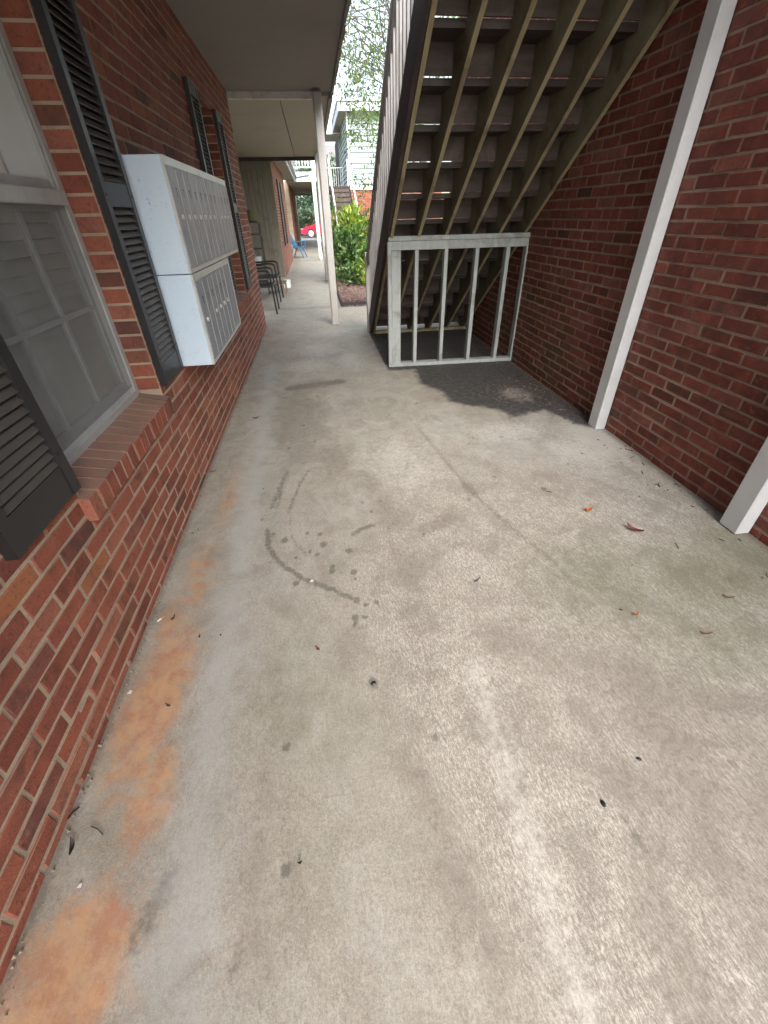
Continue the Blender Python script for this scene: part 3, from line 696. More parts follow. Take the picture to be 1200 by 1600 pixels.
# ------------------------------------------------------------------ stairs
SM, SB = .72, 6.3
und = lambda y: SM * (SB - y)
st = thing('staircase', 'dark brown wooden staircase seen from underneath with tan stringers', 'staircase', (0, 0, 0))
NR = 15; RH = .187; RUN = RH / SM; VT = .165
HK = lambda k: k * RH + .03 if k else 0
yic = lambda k: SB - (HK(k) - .038 - VT) / SM        # inner corner under tread k
for i, x in enumerate((.737, 1.0, 1.265, 1.53, 1.795, 2.055)):
    poly = [(SB - .01, 0.002), (SB + .15, 0.002)]
    for k in range(1, NR):
        poly.append((yic(k) + RUN, HK(k) - .038)); poly.append((yic(k), HK(k) - .038))
    poly += [(yic(NR - 1), 2.74), (SB - 2.74 / SM, 2.74)]
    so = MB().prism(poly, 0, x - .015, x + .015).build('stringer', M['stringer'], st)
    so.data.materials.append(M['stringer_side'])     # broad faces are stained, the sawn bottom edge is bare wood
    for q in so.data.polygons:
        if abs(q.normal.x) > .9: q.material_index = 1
XA, XB_ = .716, 2.083
for k in range(1, NR):
    y0, z = yic(k), HK(k)
    for (ya, yb) in ((y0 + .004, y0 + .133), (y0 + .141, y0 + RUN + .025)):
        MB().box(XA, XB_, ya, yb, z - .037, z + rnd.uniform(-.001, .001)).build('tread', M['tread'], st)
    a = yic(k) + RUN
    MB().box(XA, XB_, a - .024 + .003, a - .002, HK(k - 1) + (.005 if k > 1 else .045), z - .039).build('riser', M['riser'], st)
MB().box(XA + .04, 2.08, SB - .05, SB - .012, .001, .036).build('base_plate', M['stringer'], st)
a0 = Vector((.702, SB + .12, 0)); 
sk = MB().prism([(SB + .02, -.0), (SB + .42, 0.0), (SB - 2.70 / SM + .42, 2.70), (SB - 2.76 / SM, 2.74)], 0, .688, .7145).build('skirt_board', M['skirt'], st)
MB().box(.715, .717, SB - .3, SB - .2, .2, .3)
for k in range(27):
    y = 6.12 - k * .128; z = und(y)
    MB().box(.689, .7138, y - .019, y + .019, z + .25, z + .97).build('baluster', M['rail'], st)
MB().beam((.701, 6.40, und(6.40) + .95), (.701, 2.55, und(2.55) + .95), .030, .09).build('handrail', M['rail'], st)
MB().beam((.705, 6.42, und(6.42) + 1.012), (.705, 2.55, und(2.55) + 1.012), .06, .034).build('handrail', M['rail'], st)
MB().box(.665, .745, 6.43, 6.52, 0, .98).build('newel_post', M['rail'], st, bevel=.004)
ld = thing('landing', 'unseen brown plank landing at the top of the stairs, sized for the floor light', 'landing', (0, 0, 0))  # out of view; inferred from the posts, shortened to let light reach the floor
for k in range(6): MB().box(.44, 2.08, 1.62 + k * .142, 1.62 + k * .142 + .136, 2.765, 2.80).build('plank', M['tread'], ld)
for k in range(5): MB().box(.46 + k * .39, .50 + k * .39, 1.63, 2.46, 2.60, 2.763).build('joist', M['stringer'], ld)

# ------------------------------------------------------------------ stud frame in front of the stair
fr = thing('stud_partition', 'open grey painted stud frame closing off the space under the stairs', 'frame', (0, 4.68, 0), rad(-2.2))
MB().box(.70, 2.12, -.02, .07, .002, .038).build('sole_plate', M['framewood'], fr, bevel=.002)
MB().box(.71, 2.145, -.02, .07, 1.175, 1.213).build('top_plate', M['framewood'], fr, bevel=.002)
MB().box(.725, 2.12, -.012, .026, 1.10, 1.173).build('rail', M['framewood'], fr, bevel=.002)
for x in (.7175, .985, 1.275, 1.585, 1.895, 2.095):
    MB().box(x - .018, x + .019, -.02 + (.034 if 0 else 0), .068, .04, 1.099 if x > .72 else 1.173).build('stud', M['framewood'], fr, bevel=.002)
MB().box(.7385, .828, -.018, .02, .04, 1.099).build('stud', M['framewood'], fr, bevel=.002)

# ------------------------------------------------------------------ alcove and second wall
al = thing('siding_wall', 'taupe vertical board wall at the back of the alcove', 'wall', (0, 13.74, 0))
MB().box(-1.6, XL - .012, .02, .2, 0, 2.6).build('backing', M['siding'], al)
for k in range(6):
    x = -1.6 + k * .123; MB().box(x + .003, x + .116, 0, .0195, 0, 2.53).build('board', M['siding'], al)
w2 = thing('brick_wall', 'second red brick wall beyond the alcove, with a dark shuttered window', 'wall', (XL, 0, 0), rad(90))
mortar_body(w2, M['mortar'], 13.75, 19.6, -.1, 2.7, [(15.6, 16.5, .7, 2.25)])
brick_field(w2, M['brick_left'], 13.75, 19.6, -.035, 2.63, [(15.6, 16.5, .69, 2.25)], 0)
MB().box(15.6, 16.5, .06, .1, .7, 2.25).build('window', M['darkglass'], w2); MB().box(15.6, 16.5, .101, .14, .7, 2.25).build('window_frame', M['room'], w2)
for a, b in ((15.1, 15.58), (16.52, 17.0)): MB().box(a, b, -.04, -.002, .69, 2.26).build('shutter', M['shutter'], w2)
# end face of the second wall (toward the viewer)
we = MB()
w3 = thing('brick_wall', 'far red brick wall beyond the blue chair', 'wall', (XL, 0, 0), rad(90))
mortar_body(w3, M['mortar'], 24.0, 36.5, -.1, 2.7); brick_field(w3, M['brick_left'], 24.0, 30, -.035, 2.63, (), 0)
MB().box(XL - .5, XL - .3, 19.6, 24.0, 0, 2.7).build('recess_wall', M['siding']); tag(bpy.data.objects['recess_wall'], 'taupe recessed wall between the two far brick walls', 'wall')

# eave, gutter, downspout beyond
ev = thing('eave', 'pale eave with soffit and white fascia above the second brick wall', 'eave', (0, 0, 0))
MB().box(XL - .3, -.54, 13.77, 22.7, 2.66, 2.75).build('soffit_board', M['soffit_far'], ev)
MB().box(-.538, -.505, 13.77, 22.7, 2.60, 2.80).build('fascia', M['fascia'], ev)
MB().box(-.50, -.40, 13.77, 22.66, 2.70, 2.80).build('gutter', M['fascia'], ev, bevel=.01)
MB().box(-3.2, -.42, 13.8, 22.7, 2.95, 3.0).build('roof', M['fascia'], ev)
ds = MB().tube([(-.43, 22.3, 2.76), (-.40, 21.9, 2.70), (.12, 19.6, 2.62), (.2, 19.32, 2.5), (.21, 19.3, .1), (.24, 19.2, .03)], .045, 8)
d_ = ds.build('downspout', M['white']); tag(d_, 'white downspout angling from the eave down the third post', 'downspout')
post(.245, 19.42, 2.66, .12, 'third grey post of the walkway, carrying the white downspout', 'post')
post(.29, 23.0, 2.62, .12, 'farthest grey post of the walkway, under the far balcony', 'post')
fb = thing('balcony', 'far upper balcony with white fascia and thin white railing over the walkway', 'balcony', (0, 0, 0))
MB().box(-.55, .40, 22.72, 22.80, 2.60, 2.92).build('fascia', M['fascia'], fb)
MB().box(-.9, .36, 22.81, 28.4, 2.62, 2.9).build('soffit_board', M['soffit_far'], fb); MB().box(-.9, .36, 28.43, 34, 2.62, 2.9).build('soffit_board', M['soffit_far'], fb)
MB().box(-.9, .40, 34.02, 34.1, 2.50, 2.92).build('end_beam', M['fascia'], fb)
MB().box(.363, .40, 22.81, 34, 2.58, 2.92).build('side_fascia', M['fascia'], fb)
for z in (3.05, 3.42, 3.92): MB().box(-.5, .38, 22.74, 22.78, z, z + .04).build('rail', M['white'], fb)
for k in range(8): MB().box(-.5 + k * .12, -.48 + k * .12, 22.75, 22.77, 3.09, 3.92).build('baluster', M['white'], fb)
MB().box(.30, .42, 22.72, 22.84, 2.92, 5.2).build('upper_post', M['white'], fb)
for z in (3.1, 3.92): MB().box(.36, .39, 22.85, 34, z, z + .04).build('rail', M['white'], fb)
for k in range(40): MB().box(.365, .385, 23 + k * .27, 23.02 + k * .27, 3.12, 3.92).build('baluster', M['white'], fb)

# ------------------------------------------------------------------ right far building
rb = thing('apartment_building', 'pale lap sided apartment building above red brick, across the garden', 'building', (0, 0, 0))
FX, FY = 2.10, 26.0
MB().box(FX + .03, 14, FY + .03, 38, -.2, 2.42).build('brick_base_core', M['mortar'], rb)
def lap(x0, x1, y0, y1, z0, z1, axis):
    n = int(round((z1 - z0) / .2)); 
    for k in range(n):
        za = z0 + k * .2; zb = za + .2; m = MB()
        if axis == 1: m.prism([(y0 - .035, za + .022), (y0 - .01, zb), (y0 + .02, zb), (y0 + .02, za + .022)], 0, x0, x1)
        else: m.prism([(x0 - .035, za + .022), (x0 - .01, zb), (x0 + .02, zb), (x0 + .02, za + .022)], 1, y0, y1)
        m.build('siding_board', M['lap'], rb)
MB().box(FX + .04, 14, FY + .04, 38, 2.42, 5.4).build('wall', M['room'], rb)  # near-black backing in the board gaps paints in the lap shadow lines
lap(FX, 9, FY, 0, 2.62, 5.22, 1); lap(FX, 0, FY, 33, 2.62, 5.22, 0)
MB().box(FX - .05, 9, FY - .05, FY + .02, 2.42, 2.62).build('band_board', M['fascia'], rb); MB().box(FX - .05, FX + .02, FY + .02, 33, 2.42, 2.62).build('band_board', M['fascia'], rb)
MB().box(FX - .035, FX + .05, FY - .035, FY + .05, 2.62, 5.25).build('corner_board', M['fascia'], rb)
bf = thing('brick_wall', 'brick ground floor face below the pale siding across the garden', 'wall', (0, FY, 0)); bpy.data.objects.remove(bf)
# brick front and side of the base
vs, fs = [], []
for k in range(37):
    z = .0 + k * .067
    for j in range(22):
        x = FX + .0 + j * .207 + (.1 if k % 2 else 0)
        b = len(vs)
        for q in VAR[(j * 7 + k * 3) % 14][0]: vs.append((x + .1 + q[0], FY + q[1] - .0, z + q[2] + .03))
        fs += [tuple(b + i for i in f) for f in VAR[0][1]]
me = bpy.data.meshes.new('brickwork'); me.from_pydata(vs, [], fs); me.materials.append(M['brick_left']); o = bpy.data.objects.new('brickwork', me); o.parent = rb; col.objects.link(o); o['kind'] = 'stuff'
MB().box(FX + .005, FX + .03, FY + .03, 33, -.2, 2.42).build('side_wall', M['brick_left'], rb)
MB().box(FX - .35, 9.5, FY - .35, 33, 5.25, 5.30).build('soffit_board', M['soffit_far'], rb)
MB().box(FX - .40, 9.5, FY - .40, FY - .36, 5.22, 5.52).build('fascia', M['fascia'], rb); MB().box(FX - .40, FX - .36, FY - .36, 33, 5.22, 5.52).build('fascia', M['fascia'], rb)
MB().box(FX - .46, 9.5, FY - .46, 33, 5.53, 5.60).build('roof', M['fascia'], rb)
br = thing('bridge_roof', 'white fascia roof spanning between the buildings beside the pale siding', 'roof', (0, 0, 0))
MB().box(.55, 2.05, 30, 33, 4.98, 5.02).build('soffit_board', M['soffit_far'], br); MB().box(.5, 1.6, 29.9, 29.98, 4.95, 5.45).build('fascia', M['fascia'], br)
fs_ = thing('staircase', 'far brown closed staircase climbing away beside the pale siding building', 'staircase', (0, 0, 0))
ys0, yt0 = 20.6, 25.4
for k in range(13):
    z = k * .19; y = ys0 + (yt0 - ys0) * k / 13; x0 = 1.12
    MB().box(x0, 1.98, y, y + .03, z, z + .19).build('riser', M['riser'], fs_); MB().box(x0, 1.98, y - .03, y + (yt0 - ys0) / 13, z + .19, z + .22).build('tread', M['tread'], fs_)
MB().beam((2.0, ys0, 1.15), (2.0, yt0, 3.5), .05, .06).build('handrail', M['white'], fs_); MB().beam((2.0, ys0, .1), (2.0, yt0, 2.5), .04, .25).build('skirt_board', M['skirt'], fs_)
MB().beam((1.08, ys0, 1.0), (1.08, yt0, 3.4), .05, .06).build('handrail', M['white'], fs_); MB().beam((1.08, ys0, .1), (1.08, yt0, 2.5), .04, .25).build('skirt_board', M['skirt'], fs_)
MB().box(.5, 2.05, 25.45, 29.5, 2.35, 2.55).build('landing', M['skirt'], fs_)
for x in (1.1, 1.98): MB().box(x - .04, x + .04, 25.5, 25.58, 2.55, 3.55).build('newel_post', M['white'], fs_)
gr = thing('railing', 'thin white landing railing at the top of the far stairs', 'railing', (0, 29.3, 2.55))
for z in (.1, .95): MB().box(.5, 2.0, -.02, .02, z, z + .04).build('rail', M['white'], gr)
for k in range(13): MB().box(.52 + k * .12, .54 + k * .12, -.01, .01, .14, .95).build('baluster', M['white'], gr)

# ------------------------------------------------------------------ far house, hedge, car
fh = thing('house', 'distant white sided house behind the parking lot', 'house', (0, 58, -.15))
MB().box(-14, 12, .05, 8, 0, 5.6).build('wall', M['lap'], fh)
for k in range(14): MB().prism([(0, 2.2 + k * .24), (.03, 2.44 + k * .24), (.05, 2.44 + k * .24), (.05, 2.2 + k * .24)], 0, -14, 12).build('siding_board', M['lap'], fh)
MB().box(-14, 12, .0, .05, 0, 2.2).build('brick_base', M['brick_left'], fh)
MB().prism([(-.6, 5.6), (8.6, 5.6), (4, 8)], 0, -14.5, 12.5).build('roof', M['asphalt'], fh)
for x in (-5, 3): MB().box(x, x + 1, -.03, .0, 3, 4.4).build('window', M['darkglass'], fh)

def leaves(rg, n, fn, size, spread=1.0, ratio=.45, droop=0.0):
    """n folded leaves; fn gives a point and a preferred direction"""
    m = MB()
    for _ in range(n):
        p_, d = fn(rg); p_ = Vector(p_); d = (Vector(d) + Vector((rg.gauss(0, spread), rg.gauss(0, spread), rg.gauss(0, spread) - droop))).normalized()
        s = d.cross(Vector((rg.gauss(0, 1), rg.gauss(0, 1), rg.gauss(0, 1)))).normalized(); L = size * rg.uniform(.6, 1.25); W = L * ratio
        u = s.cross(d); a = p_; b = p_ + d * L
        l1 = p_ + d * L * .45 + s * W / 2 + u * W * .15; r1 = p_ + d * L * .45 - s * W / 2 + u * W * .15
        m.add([a, l1, b, r1], [(0, 1, 2), (0, 2, 3)])
    return m
def shrub(name, label, x, y, z, rx, ry, rz, n, size, mat, seed, group=None, cat='shrub', stems=7, ratio=.45):
    r = random.Random(seed); root = thing(name, label, cat, (x, y, z), 0, group)
    cl = [(Vector((r.gauss(0, .45) * rx, r.gauss(0, .45) * ry, r.uniform(.15, 1) * rz)), r.uniform(.18, .42)) for _ in range(26)]
    def fn(rg):
        c_, rr_ = cl[rg.randrange(len(cl))]; d = Vector((rg.gauss(0, 1), rg.gauss(0, 1), rg.gauss(0, 1))).normalized()
        q = c_ + Vector((d.x * rr_ * rx, d.y * rr_ * ry, d.z * rr_ * rz * .7)) * rg.uniform(.5, 1)
        q.z = max(q.z, .03); return q, d + Vector((0, 0, .5))
    leaves(r, n, fn, size, .45, ratio).build('foliage', mat, root, fix=False)['kind'] = 'stuff'
    sm = MB()
    for i in range(stems):
        c_, _ = cl[i]; sm.tube([(r.uniform(-.05, .05), r.uniform(-.05, .05), -.1), (c_.x * .4, c_.y * .4, c_.z * .5), tuple(c_)], [.02, .014, .006], 5)
    sm.build('stem', M['bark'], root); return root
shrub('hedge', 'rounded green bush behind the red car at the end of the walkway', -1.6, 52, -.15, 2.3, 1.5, 3.0, 9000, .18, M['leaf_far'], 5, cat='bush')
# garden bed
bed = MB(); rgb = random.Random(9); N = 60; M_ = 44
hb = [[.02 + .05 * math.sin(i * .33) * math.sin(j * .4) * .5 + .02 * rgb.random() + .05 * min(1, min(i, j, 6) / 6) for j in range(M_ + 1)] for i in range(N + 1)]
for i in range(N):
    for j in range(M_):
        x0, x1 = .44 + 5.0 * i / N, .44 + 5.0 * (i + 1) / N; y0, y1 = 8.66 + 9 * j / M_, 8.66 + 9 * (j + 1) / M_
        bed.quad((x0, y0, hb[i][j]), (x1, y0, hb[i + 1][j]), (x1, y1, hb[i + 1][j + 1]), (x0, y1, hb[i][j + 1]))
tag(bed.build('garden_bed', M['mulch']), kind='structure')
ed = thing('bed_edging', 'low black edging along the mulch bed', 'edging')
MB().box(.405, 5.4, 8.60, 8.65, -.1, .055).build('edging_strip', M['edging'], ed); MB().box(.402, .435, 8.655, 17.6, -.1, .05).build('edging_strip', M['edging'], ed)
ch = MB(); rg = random.Random(4)
for _ in range(5200):
    x, y = rg.uniform(.42, 2.4), 8.66 + rg.random() ** 1.6 * 4; L, W = rg.uniform(.02, .06), rg.uniform(.008, .018); a = rg.uniform(0, 3.14); z = .085 + rg.uniform(-.01, .03)
    if rg.random() < .04: y = rg.uniform(8.5, 8.66); z = .01
    dx, dy = math.cos(a), math.sin(a); tl = rg.uniform(-.3, .3)
    ch.add([(x - dx * L / 2 - dy * W / 2, y - dy * L / 2 + dx * W / 2, z - tl * L / 2), (x + dx * L / 2 - dy * W / 2, y + dy * L / 2 + dx * W / 2, z + tl * L / 2), (x + dx * L / 2 + dy * W / 2, y + dy * L / 2 - dx * W / 2, z + tl * L / 2 + .004), (x - dx * L / 2 + dy * W / 2, y - dy * L / 2 - dx * W / 2, z - tl * L / 2)], [(0, 1, 2, 3)])
tag(ch.build('mulch_chips', M['chip'], fix=False), 'pale and brown wood chips scattered over the mulch bed', 'mulch', kind='stuff')
shrub('shrub', 'tall yellow green leafy shrub in the mulch bed, brightest at its top', 1.05, 12.6, .04, .42, .45, 1.25, 1900, .15, M['leaf_bright'], 21, 'shrubs in the mulch bed', ratio=.42)
shrub('shrub', 'dark glossy shrub at the left end of the bed, beside the nearest post', .78, 11.9, .04, .36, .45, .95, 1800, .135, M['leaf_dark'], 22, 'shrubs in the mulch bed')
shrub('shrub', 'dark shrub half hidden behind the stair handrail', 1.62, 12.4, .04, .4, .45, 1.35, 1800, .13, M['leaf_dark'], 23, 'shrubs in the mulch bed')
shrub('plant', 'low broad leaved plant at the front of the shrubs', .95, 11.0, .05, .34, .25, .34, 420, .12, M['leaf_dark'], 24, cat='plant', stems=3)
shrub('plant', 'small pale green plant beside the grey pot', 1.14, 10.6, .05, .14, .14, .48, 240, .09, M['leaf_bright'], 26, cat='plant', stems=3)
shrub('shrub', 'tall thin shrub in front of the far brown stairs', .9, 16, .04, .25, .25, 1.7, 160, .09, M['leaf_tree'], 27, 'shrubs in the mulch bed')
pt = thing('flower_pot', 'pale grey pot on a dark stand beside the shrubs', 'pot', (1.19, 10.25, .05))
MB().tube([(0, 0, .2), (0, 0, .42), (0, 0, .43)], [.085, .11, .118], 16).build('pot', M['pot'], pt, smooth=False); MB().tube([(0, 0, 0), (0, 0, .2)], [.13, .1], 12).build('stand', M['brownpot'], pt)

# overhanging tree
tr = thing('tree', 'leafy tree whose fine branches hang over the gap between the roofs', 'tree', (3.6, 15.5, -.1))
rt = random.Random(12); wood = MB(); tips = []
trunk = [(0, 0, 0), (-.05, 0, 1.5), (-.2, .05, 3.0), (-.35, 0, 4.2)]
MB().tube(trunk, [.16, .13, .11, .08], 10).build('trunk', M['bark'], tr, smooth=True)
def grow(p_, d, L, r, lev):
    pts = [p_]; q = p_.copy(); dd = d.copy()
    for i in range(4):
        dd = (dd + Vector((rt.gauss(0, .16), rt.gauss(0, .16), rt.gauss(0, .13) - (.05 if lev > 1 else 0)))).normalized(); q = q + dd * L / 4; pts.append(q.copy())
        lim = -2.95 if q.z > 4.3 else -2.45
        if q.x < lim: q.x = lim + rt.uniform(0, .1); dd.x = abs(dd.x) * .3; pts[-1] = q.copy()
        if lev >= 2: tips.append((q.copy(), dd.copy()))
    wood.tube(pts, [r, r * .85, r * .7, r * .55, r * .4], 5 if lev else 7, cap=False)
    if lev < 4:
        for i in range(3 if lev < 3 else 2):
            k = rt.choice((1, 2, 3, 4)); nd = (dd + Vector((rt.gauss(0, .6), rt.gauss(0, .6), rt.gauss(0, .5)))).normalized(); grow(pts[k], nd, L * rt.uniform(.5, .75), r * .5, lev + 1)
for (h, tx, ty, tz) in [(2.6, -1.9, -1.2, 3.6), (3.2, -2.6, -1.2, 5.2), (3.8, -2.6, -.3, 6.0), (4.2, -2.4, -2, 7.0), (4.2, .6, .2, 6.5), (3.0, 1.6, .4, 4.6), (4.0, -1.2, 1.2, 6.4), (3.4, -2.7, -3.0, 5.2), (3.4, -2.4, -4.4, 5.6), (2.4, -1.7, -.5, 3.2), (2.0, -1.75, -1.0, 2.7), (4.0, -2.5, -1.5, 4.4), (4.0, -2.8, -2.5, 5.6), (4.1, -2.4, -3.4, 6.2), (3.9, -3.0, -.8, 5.0), (4.0, -2.3, .3, 4.6), (4.1, -2.9, -2, 6.6), (4.1, -3.1, -1, 7.6), (3.9, -2.2, -2.8, 4.6)]:
    s_ = Vector((-.2, 0, h)); v_ = Vector((tx, ty, tz)) - s_; grow(s_, v_.normalized(), v_.length * .85, .02, 0)
wood.build('branches', M['bark'], tr)
def ft(rg): 
    p_, d = tips[rg.randrange(len(tips))]; return p_ + Vector((rg.gauss(0, .06), rg.gauss(0, .06), rg.gauss(0, .06))), d
leaves(rt, 9500, ft, .095, .7, .42, .35).build('crown', M['leaf_tree'], tr, fix=False)['kind'] = 'stuff'
def bgtree(x, y, h, w, seed, label):
    r = random.Random(seed); root = thing('tree', label, 'tree', (x, y, -.15), 0, 'background trees')
    MB().tube([(0, 0, 0), (.1, 0, h * .4), (0, .1, h * .8)], [.22, .16, .06], 8).build('trunk', M['bark'], root)
    cl = [(Vector((r.gauss(0, .5) * w, r.gauss(0, .4) * w, h * r.uniform(.3, 1))), r.uniform(.3, .7)) for _ in range(40)]
    def fn(rg):
        c_, rr_ = cl[rg.randrange(40)]; d = Vector((rg.gauss(0, 1), rg.gauss(0, 1), rg.gauss(0, 1))).normalized(); return c_ + d * rr_ * w * .5 * rg.uniform(.5, 1), d
    leaves(r, 5200, fn, .3, .8, .6).build('crown', M['leaf_far'], root, fix=False)['kind'] = 'stuff'
bgtree(.6, 48, 5.2, 2.4, 31, 'pale green tree seen through the far balcony railing'); bgtree(3.4, 52, 5.6, 2.6, 32, 'taller distant tree behind the far stairs landing'); bgtree(-3.5, 66, 9, 4, 33, 'distant tree rising behind the white house')

# red car
car = thing('parked_car', 'red car parked past the end of the walkway, its front showing', 'car', (-.98, 45, -.15))
prof = [(0, .35), (.02, .55), (.15, .68), (.6, .82), (1.15, .93), (1.75, 1.38), (2.3, 1.45), (3.0, 1.40), (3.7, 1.02), (4.3, .98), (4.45, .7), (4.42, .35), (4.0, .28)]
def arch(cx): return [(cx + .36, .28)] + [(cx + .36 * math.cos(a), .32 + .36 * math.sin(a)) for a in [math.pi * i / 8 for i in range(1, 8)]] + [(cx - .36, .28)]
body = MB().prism(prof + arch(3.5) + arch(.88) + [(.1, .28)], 1, 0, 1.75).build('body', M['carred'], car)
MB().prism([(1.25, .95), (1.78, 1.33), (2.35, 1.39), (2.35, .95)], 1, -.01, 0.012).build('side_window', M['darkglass'], car); MB().prism([(2.42, .95), (2.42, 1.39), (2.95, 1.34), (3.45, 1.0)], 1, -.01, .012).build('side_window', M['darkglass'], car)
for cx in (.88, 3.5):
    for y in (-.01, 1.56):
        wh = MB().tube([(cx, y, .32), (cx, y + .2, .32)], .32, 20).build('wheel', M['tyre'], car); MB().tube([(cx, y - .012, .32), (cx, y + .02, .32)], .235, 16).build('rim', M['rim'], wh)
MB().box(.0, .25, -.012, .02, .6, .72).build('headlight', M['glass'], car)
MB().box(1.0, 3.4, -.008, .001, .30, .33).build('sill_trim', M['tyre'], car)

# ------------------------------------------------------------------ chairs and small furniture
def patio_chair(x, y, rz, label, mat, plastic=False):
    c_ = thing('patio_chair', label, 'chair', (x, y, 0), rz, None)
    W, D_, H = .27, .25, .43
    for sx in (-1, 1):
        MB().tube([(sx * W, -D_, 0), (sx * W, -D_ + .03, .64)], .015, 6).build('leg', mat, c_); MB().tube([(sx * W, D_, 0), (sx * W, D_ - .02, .45), (sx * W * .95, D_ + .09, .86)], .013, 6).build('leg', mat, c_)
        MB().tube([(sx * W, -D_ + .03, .64), (sx * W, -D_ + .1, .665), (sx * W, D_ + .0, .65)], .016, 6).build('armrest', mat, c_)
    MB().box(-W, W, -D_, D_, H - .015, H + .01).build('seat', mat, c_, bevel=.005)
    MB().tube([(-W * .95, D_ + .09, .84), (0, D_ + .11, .90), (W * .95, D_ + .09, .84)], .014, 6).build('top_rail', mat, c_)
    for k in range(5): z = .52 + k * .065; MB().box(-W * .95, W * .95, D_ + .0 + k * .018, D_ + .008 + k * .018, z, z + .04).build('back_slat', mat, c_)
    return c_
patio_chair(-1.0, 8.41, rad(90), 'black metal armchair nearest of the two in the alcove', M['black'])
patio_chair(-1.0, 9.74, rad(88), 'black metal armchair farther back in the alcove', M['black'])
bc = thing('patio_chair', 'blue plastic lawn chair leaning against the far brick wall', 'chair', (-.66, 20.6, 0), rad(75))
for sx in (-.24, .24):
    MB().beam((sx, -.3, 0), (sx, -.12, .42), .05, .03).build('leg', M['bluechair'], bc); MB().beam((sx, .25, 0), (sx, .1, .4), .05, .03).build('leg', M['bluechair'], bc); MB().beam((sx * 1.15, -.3, .58), (sx * 1.15, .2, .55), .07, .025).build('armrest', M['bluechair'], bc)
    MB().beam((sx * 1.15, -.26, .3), (sx * 1.15, -.26, .58), .04, .03).build('arm_support', M['bluechair'], bc)
for k in range(5): MB().beam((-.2 + k * .1, .05, .32), (-.2 + k * .1, .38, .95), .085, .02, (0, 1, 0)).build('back_slat', M['bluechair'], bc)
for k in range(5): MB().box(-.25, .25, -.25 + k * .08, -.18 + k * .08, .36, .38).build('seat_slat', M['bluechair'], bc)
ps = thing('plant_stand', 'tall black wire plant stand in the alcove holding an olive pot', 'stand', (-1.25, 10.6, 0))
for sx in (-.18, .18):
    for sy in (-.12, .12): MB().tube([(sx, sy, 0), (sx, sy, 1.32)], .008, 5).build('leg', M['black'], ps)
for z in (.25, .55, .85, 1.1, 1.3): MB().box(-.19, .19, -.13, .13, z, z + .015).build('shelf', M['black'], ps)
tag(MB().tube([(-1.2, 10.6, 1.316), (-1.2, 10.6, 1.33), (-1.2, 10.6, 1.52)], [.09, .11, .16], 14).build('flower_pot', M['olive']), 'olive pot on top of the black wire plant stand', 'pot')
tag(MB().tube([(-1.22, 10.55, .566), (-1.22, 10.55, .72)], [.08, .11], 12).build('flower_pot', M['pot']), 'pale pot on a lower shelf of the wire plant stand', 'pot')
dm = thing('side_table', 'low brown slatted side table beyond the black chairs', 'table', (-.80, 10.7, 0))
MB().box(-.16, .12, -.25, .2, .20, .225).build('tabletop', M['cardboard'], dm, bevel=.004)
for sx in (-.13, .09):
    for sy in (-.2, .15): MB().box(sx, sx + .02, sy, sy + .02, 0, .2).build('leg', M['cardboard'], dm)
tag(MB().box(-.80, -.64, 11.4, 11.7, .0, .16).build('storage_box', M['white'], bevel=.01), 'small white box on the floor where the second brick wall starts', 'box')
dr = thing('door', 'dark door in the side wall of the alcove', 'door', (-1.6, 12.6, 0)); MB().box(.0, .04, -.45, .45, 0, 2.1).build('panel', M['room'], dr); MB().box(.0, .05, .451, .53, 0, 2.17).build('door_frame', M['siding'], dr)

# ------------------------------------------------------------------ litter on the floor
def leaf_at(xp, yp, L, W, rz, mat, label, name='fallen_leaf', curl=.012):
    q = back(xp, yp); m = MB(); n = 6; vs = []
    for i in range(n + 1):
        s_ = i / n; w = W * math.sin(math.pi * (.06 + .9 * s_)) ; x = (s_ - .5) * L; z = .004 + curl * (2 * s_ - 1) ** 2
        vs += [(x, -w / 2, z + curl * .5), (x, 0, z), (x, w / 2, z + curl * .5)]
    fs = []
    for i in range(n): b = i * 3; fs += [(b, b + 1, b + 4, b + 3), (b + 1, b + 2, b + 5, b + 4)]
    o = m.add(vs, fs).build(name, mat, smooth=True); o.location = (q[0], q[1], 0.001); o.rotation_euler = (0, 0, rz); return tag(o, label, 'leaf' if 'leaf' in name else 'twig')
leaf_at(918, 798, .052, .03, .2, M['leaf_orange'], 'orange dry leaf lying on the concrete near the right wall')
leaf_at(990, 830, .085, .026, -1.0, M['leaf_brown'], 'red brown curled leaf right of the orange leaf', curl=.02)
leaf_at(992, 962, .022, .012, .3, M['leaf_orange'], 'small orange leaf fragment on the greenish concrete')
leaf_at(1100, 992, .045, .006, -.3, M['leaf_brown'], 'thin red brown leaf stalk at the right edge of the floor', 'twig')
leaf_at(265, 1105, .020, .009, -.4, M['pebble'], 'dark curled leaf on the rust stain by the left wall')
leaf_at(272, 968, .028, .007, 1.2, M['twig'], 'dark leaf sliver beside the cigarette butt')
leaf_at(313, 997, .015, .006, 1.3, M['twig'], 'tiny dark leaf on the pale strip near the rust stain')
leaf_at(497, 1016, .026, .010, -.9, M['leaf_brown'], 'small brown leaf alone in the middle of the floor')
leaf_at(115, 1325, .045, .012, 1.9, M['twig'], 'dark curled leaf at the foot of the left brick wall')
leaf_at(400, 655, .05, .03, .2, M['leaf_brown'], 'brown leaf on the floor left of the stair frame')
leaf_at(745, 909, .04, .006, .5, M['twig'], 'small dark twig near the middle of the floor', 'twig')
leaf_at(1135, 935, .045, .006, -.5, M['leaf_brown'], 'brown twig on the green tinted floor', 'twig')
leaf_at(470, 1350, .012, .006, .3, M['twig'], 'tiny dark speck leaf in the lower middle of the floor')
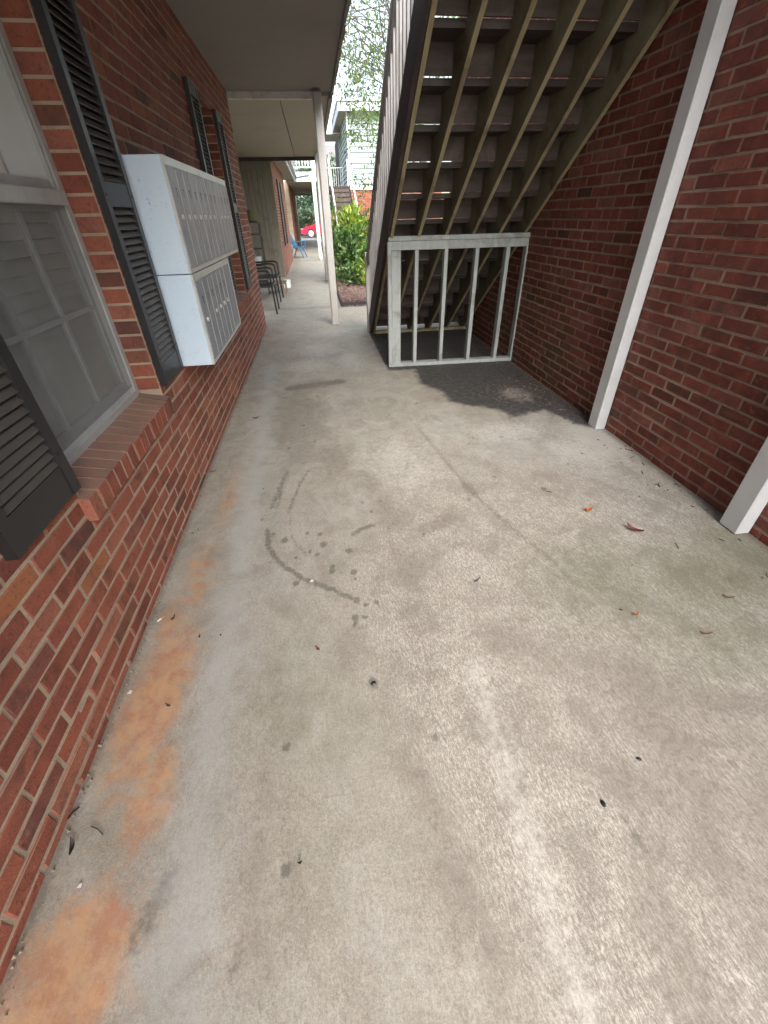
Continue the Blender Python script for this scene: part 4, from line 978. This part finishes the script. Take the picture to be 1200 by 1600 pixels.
for i, (x, y, r_) in enumerate([(942, 1256, .0055), (998, 1186, .0045), (583, 1068, .006)]):
    q = back(x, y); rp = random.Random(i); m = MB(); 
    m.tube([(0, 0, 0), (.0, 0, r_ * .5), (0, 0, r_)], [r_ * 1.1, r_ * 1.2, r_ * .5], 7); o = m.build('pebble', M['pebble']); o.location = (q[0], q[1], 0); o.scale = (1, 1.5, 1); o.rotation_euler = (0, 0, i)
    tag(o, ['black pebble near the curled brown stain', 'black pebble, the upper of the two on the speckled floor', 'black pebble alone in the middle of the smooth floor'][i], 'pebble')
q = back(246, 972); cb = thing('cigarette_butt', 'cigarette butt lying beside the left wall', 'cigarette butt', (q[0], q[1], .004), rad(50))
MB().tube([(0, 0, 0), (.018, 0, 0)], .0035, 8).build('paper', M['paper'], cb); MB().tube([(.0181, 0, 0), (.032, 0, 0)], .0036, 8).build('filter', M['filter'], cb)
for i, (x, y, s) in enumerate([(203, 1083, .009), (487, 909, .010), (125, 1385, .006)]):
    q = back(x, y); o = MB().add([(-s, -s * .5, .002), (s * .8, -s * .7, .003), (s, s * .6, .006), (-s * .3, s, .003)], [(0, 1, 2, 3)]).build('paper_scrap', M['paper']); o.location = (q[0], q[1], 0.001)
    tag(o, ['white paint flake at the edge of the rust stain', 'white scrap on the dark curved scuff mark', 'tiny white scrap near the lower end of the left wall'][i], 'scrap')
dl = MB(); rd = random.Random(23)
for i in range(900):
    x, y = (2.07 - abs(rd.gauss(0, .12)), rd.uniform(3.0, 6.2)) if rd.random() < .6 else (rd.gauss(1.72, .16), rd.gauss(3.6, .22))
    if x > 2.075: continue
    L, W, a = rd.uniform(.008, .04), rd.uniform(.004, .014), rd.uniform(0, 6.3); dx, dy = math.cos(a) * L / 2, math.sin(a) * L / 2; ex, ey = -math.sin(a) * W / 2, math.cos(a) * W / 2; z = .004 + rd.uniform(0, .008)
    dl.add([(x - dx, y - dy, z), (x + ex, y + ey, z + .002), (x + dx, y + dy, z + rd.uniform(0, .006)), (x - ex, y - ey, z + .001)], [(0, 1, 2, 3)])
tag(dl.build('dry_leaf_debris', M['chip'], fix=False), 'drifted bits of dry leaf in the damp corner by the brick wall', 'leaf debris', kind='stuff')
lt = MB(); rl = random.Random(17)
for i in range(110):
    k = rl.random()
    if k < .55: x, y = 2.07 - abs(rl.gauss(0, .16)), rl.uniform(.8, 4.6)
    elif k < .72: x, y = rl.uniform(.9, 2.0), rl.uniform(1.0, 4.6)
    elif k < .85: x, y = -.85 + abs(rl.gauss(0, .03)), rl.uniform(.2, 7)
    else: x, y = rl.uniform(-.7, .8), rl.uniform(1, 8)
    L = rl.uniform(.006, .02) * rl.choice((1, 1, 1, 2.6)); a = rl.uniform(0, 3.14); W = rl.uniform(.0015, .004); dx, dy = math.cos(a), math.sin(a); b_ = rl.uniform(-.3, .3) * L
    mx_, my_ = x - dy * b_, y + dx * b_
    for (p0, p1) in (((x - dx * L / 2, y - dy * L / 2), (mx_, my_)), ((mx_, my_), (x + dx * L / 2, y + dy * L / 2))): lt.beam((*p0, .004), (*p1, .004), W, .003)
tag(lt.build('leaf_litter', M['twig'], fix=False), 'thin twigs and dry bits scattered over the floor', 'leaf litter', kind='stuff')
# crumbs of mortar and grit along the wall foot
gt = MB(); rg = random.Random(8)
for i in range(500):
    s = rg.uniform(.0015, .006); y = rg.uniform(.05, 6.8); x = XL + .004 + abs(rg.gauss(0, .012))
    if i % 3 == 0: x = XR - .004 - abs(rg.gauss(0, .02)); y = rg.uniform(.8, 4.5)
    gt.add([(x - s, y - s, 0), (x + s, y - s * .6, 0), (x + s * .5, y + s, 0), (x, y, s * 1.3)], [(0, 1, 3), (1, 2, 3), (2, 0, 3)])
tag(gt.build('grit', M['mortar_dark'], fix=False), 'crumbs of mortar and grit along the foot of the walls', 'grit', kind='stuff')
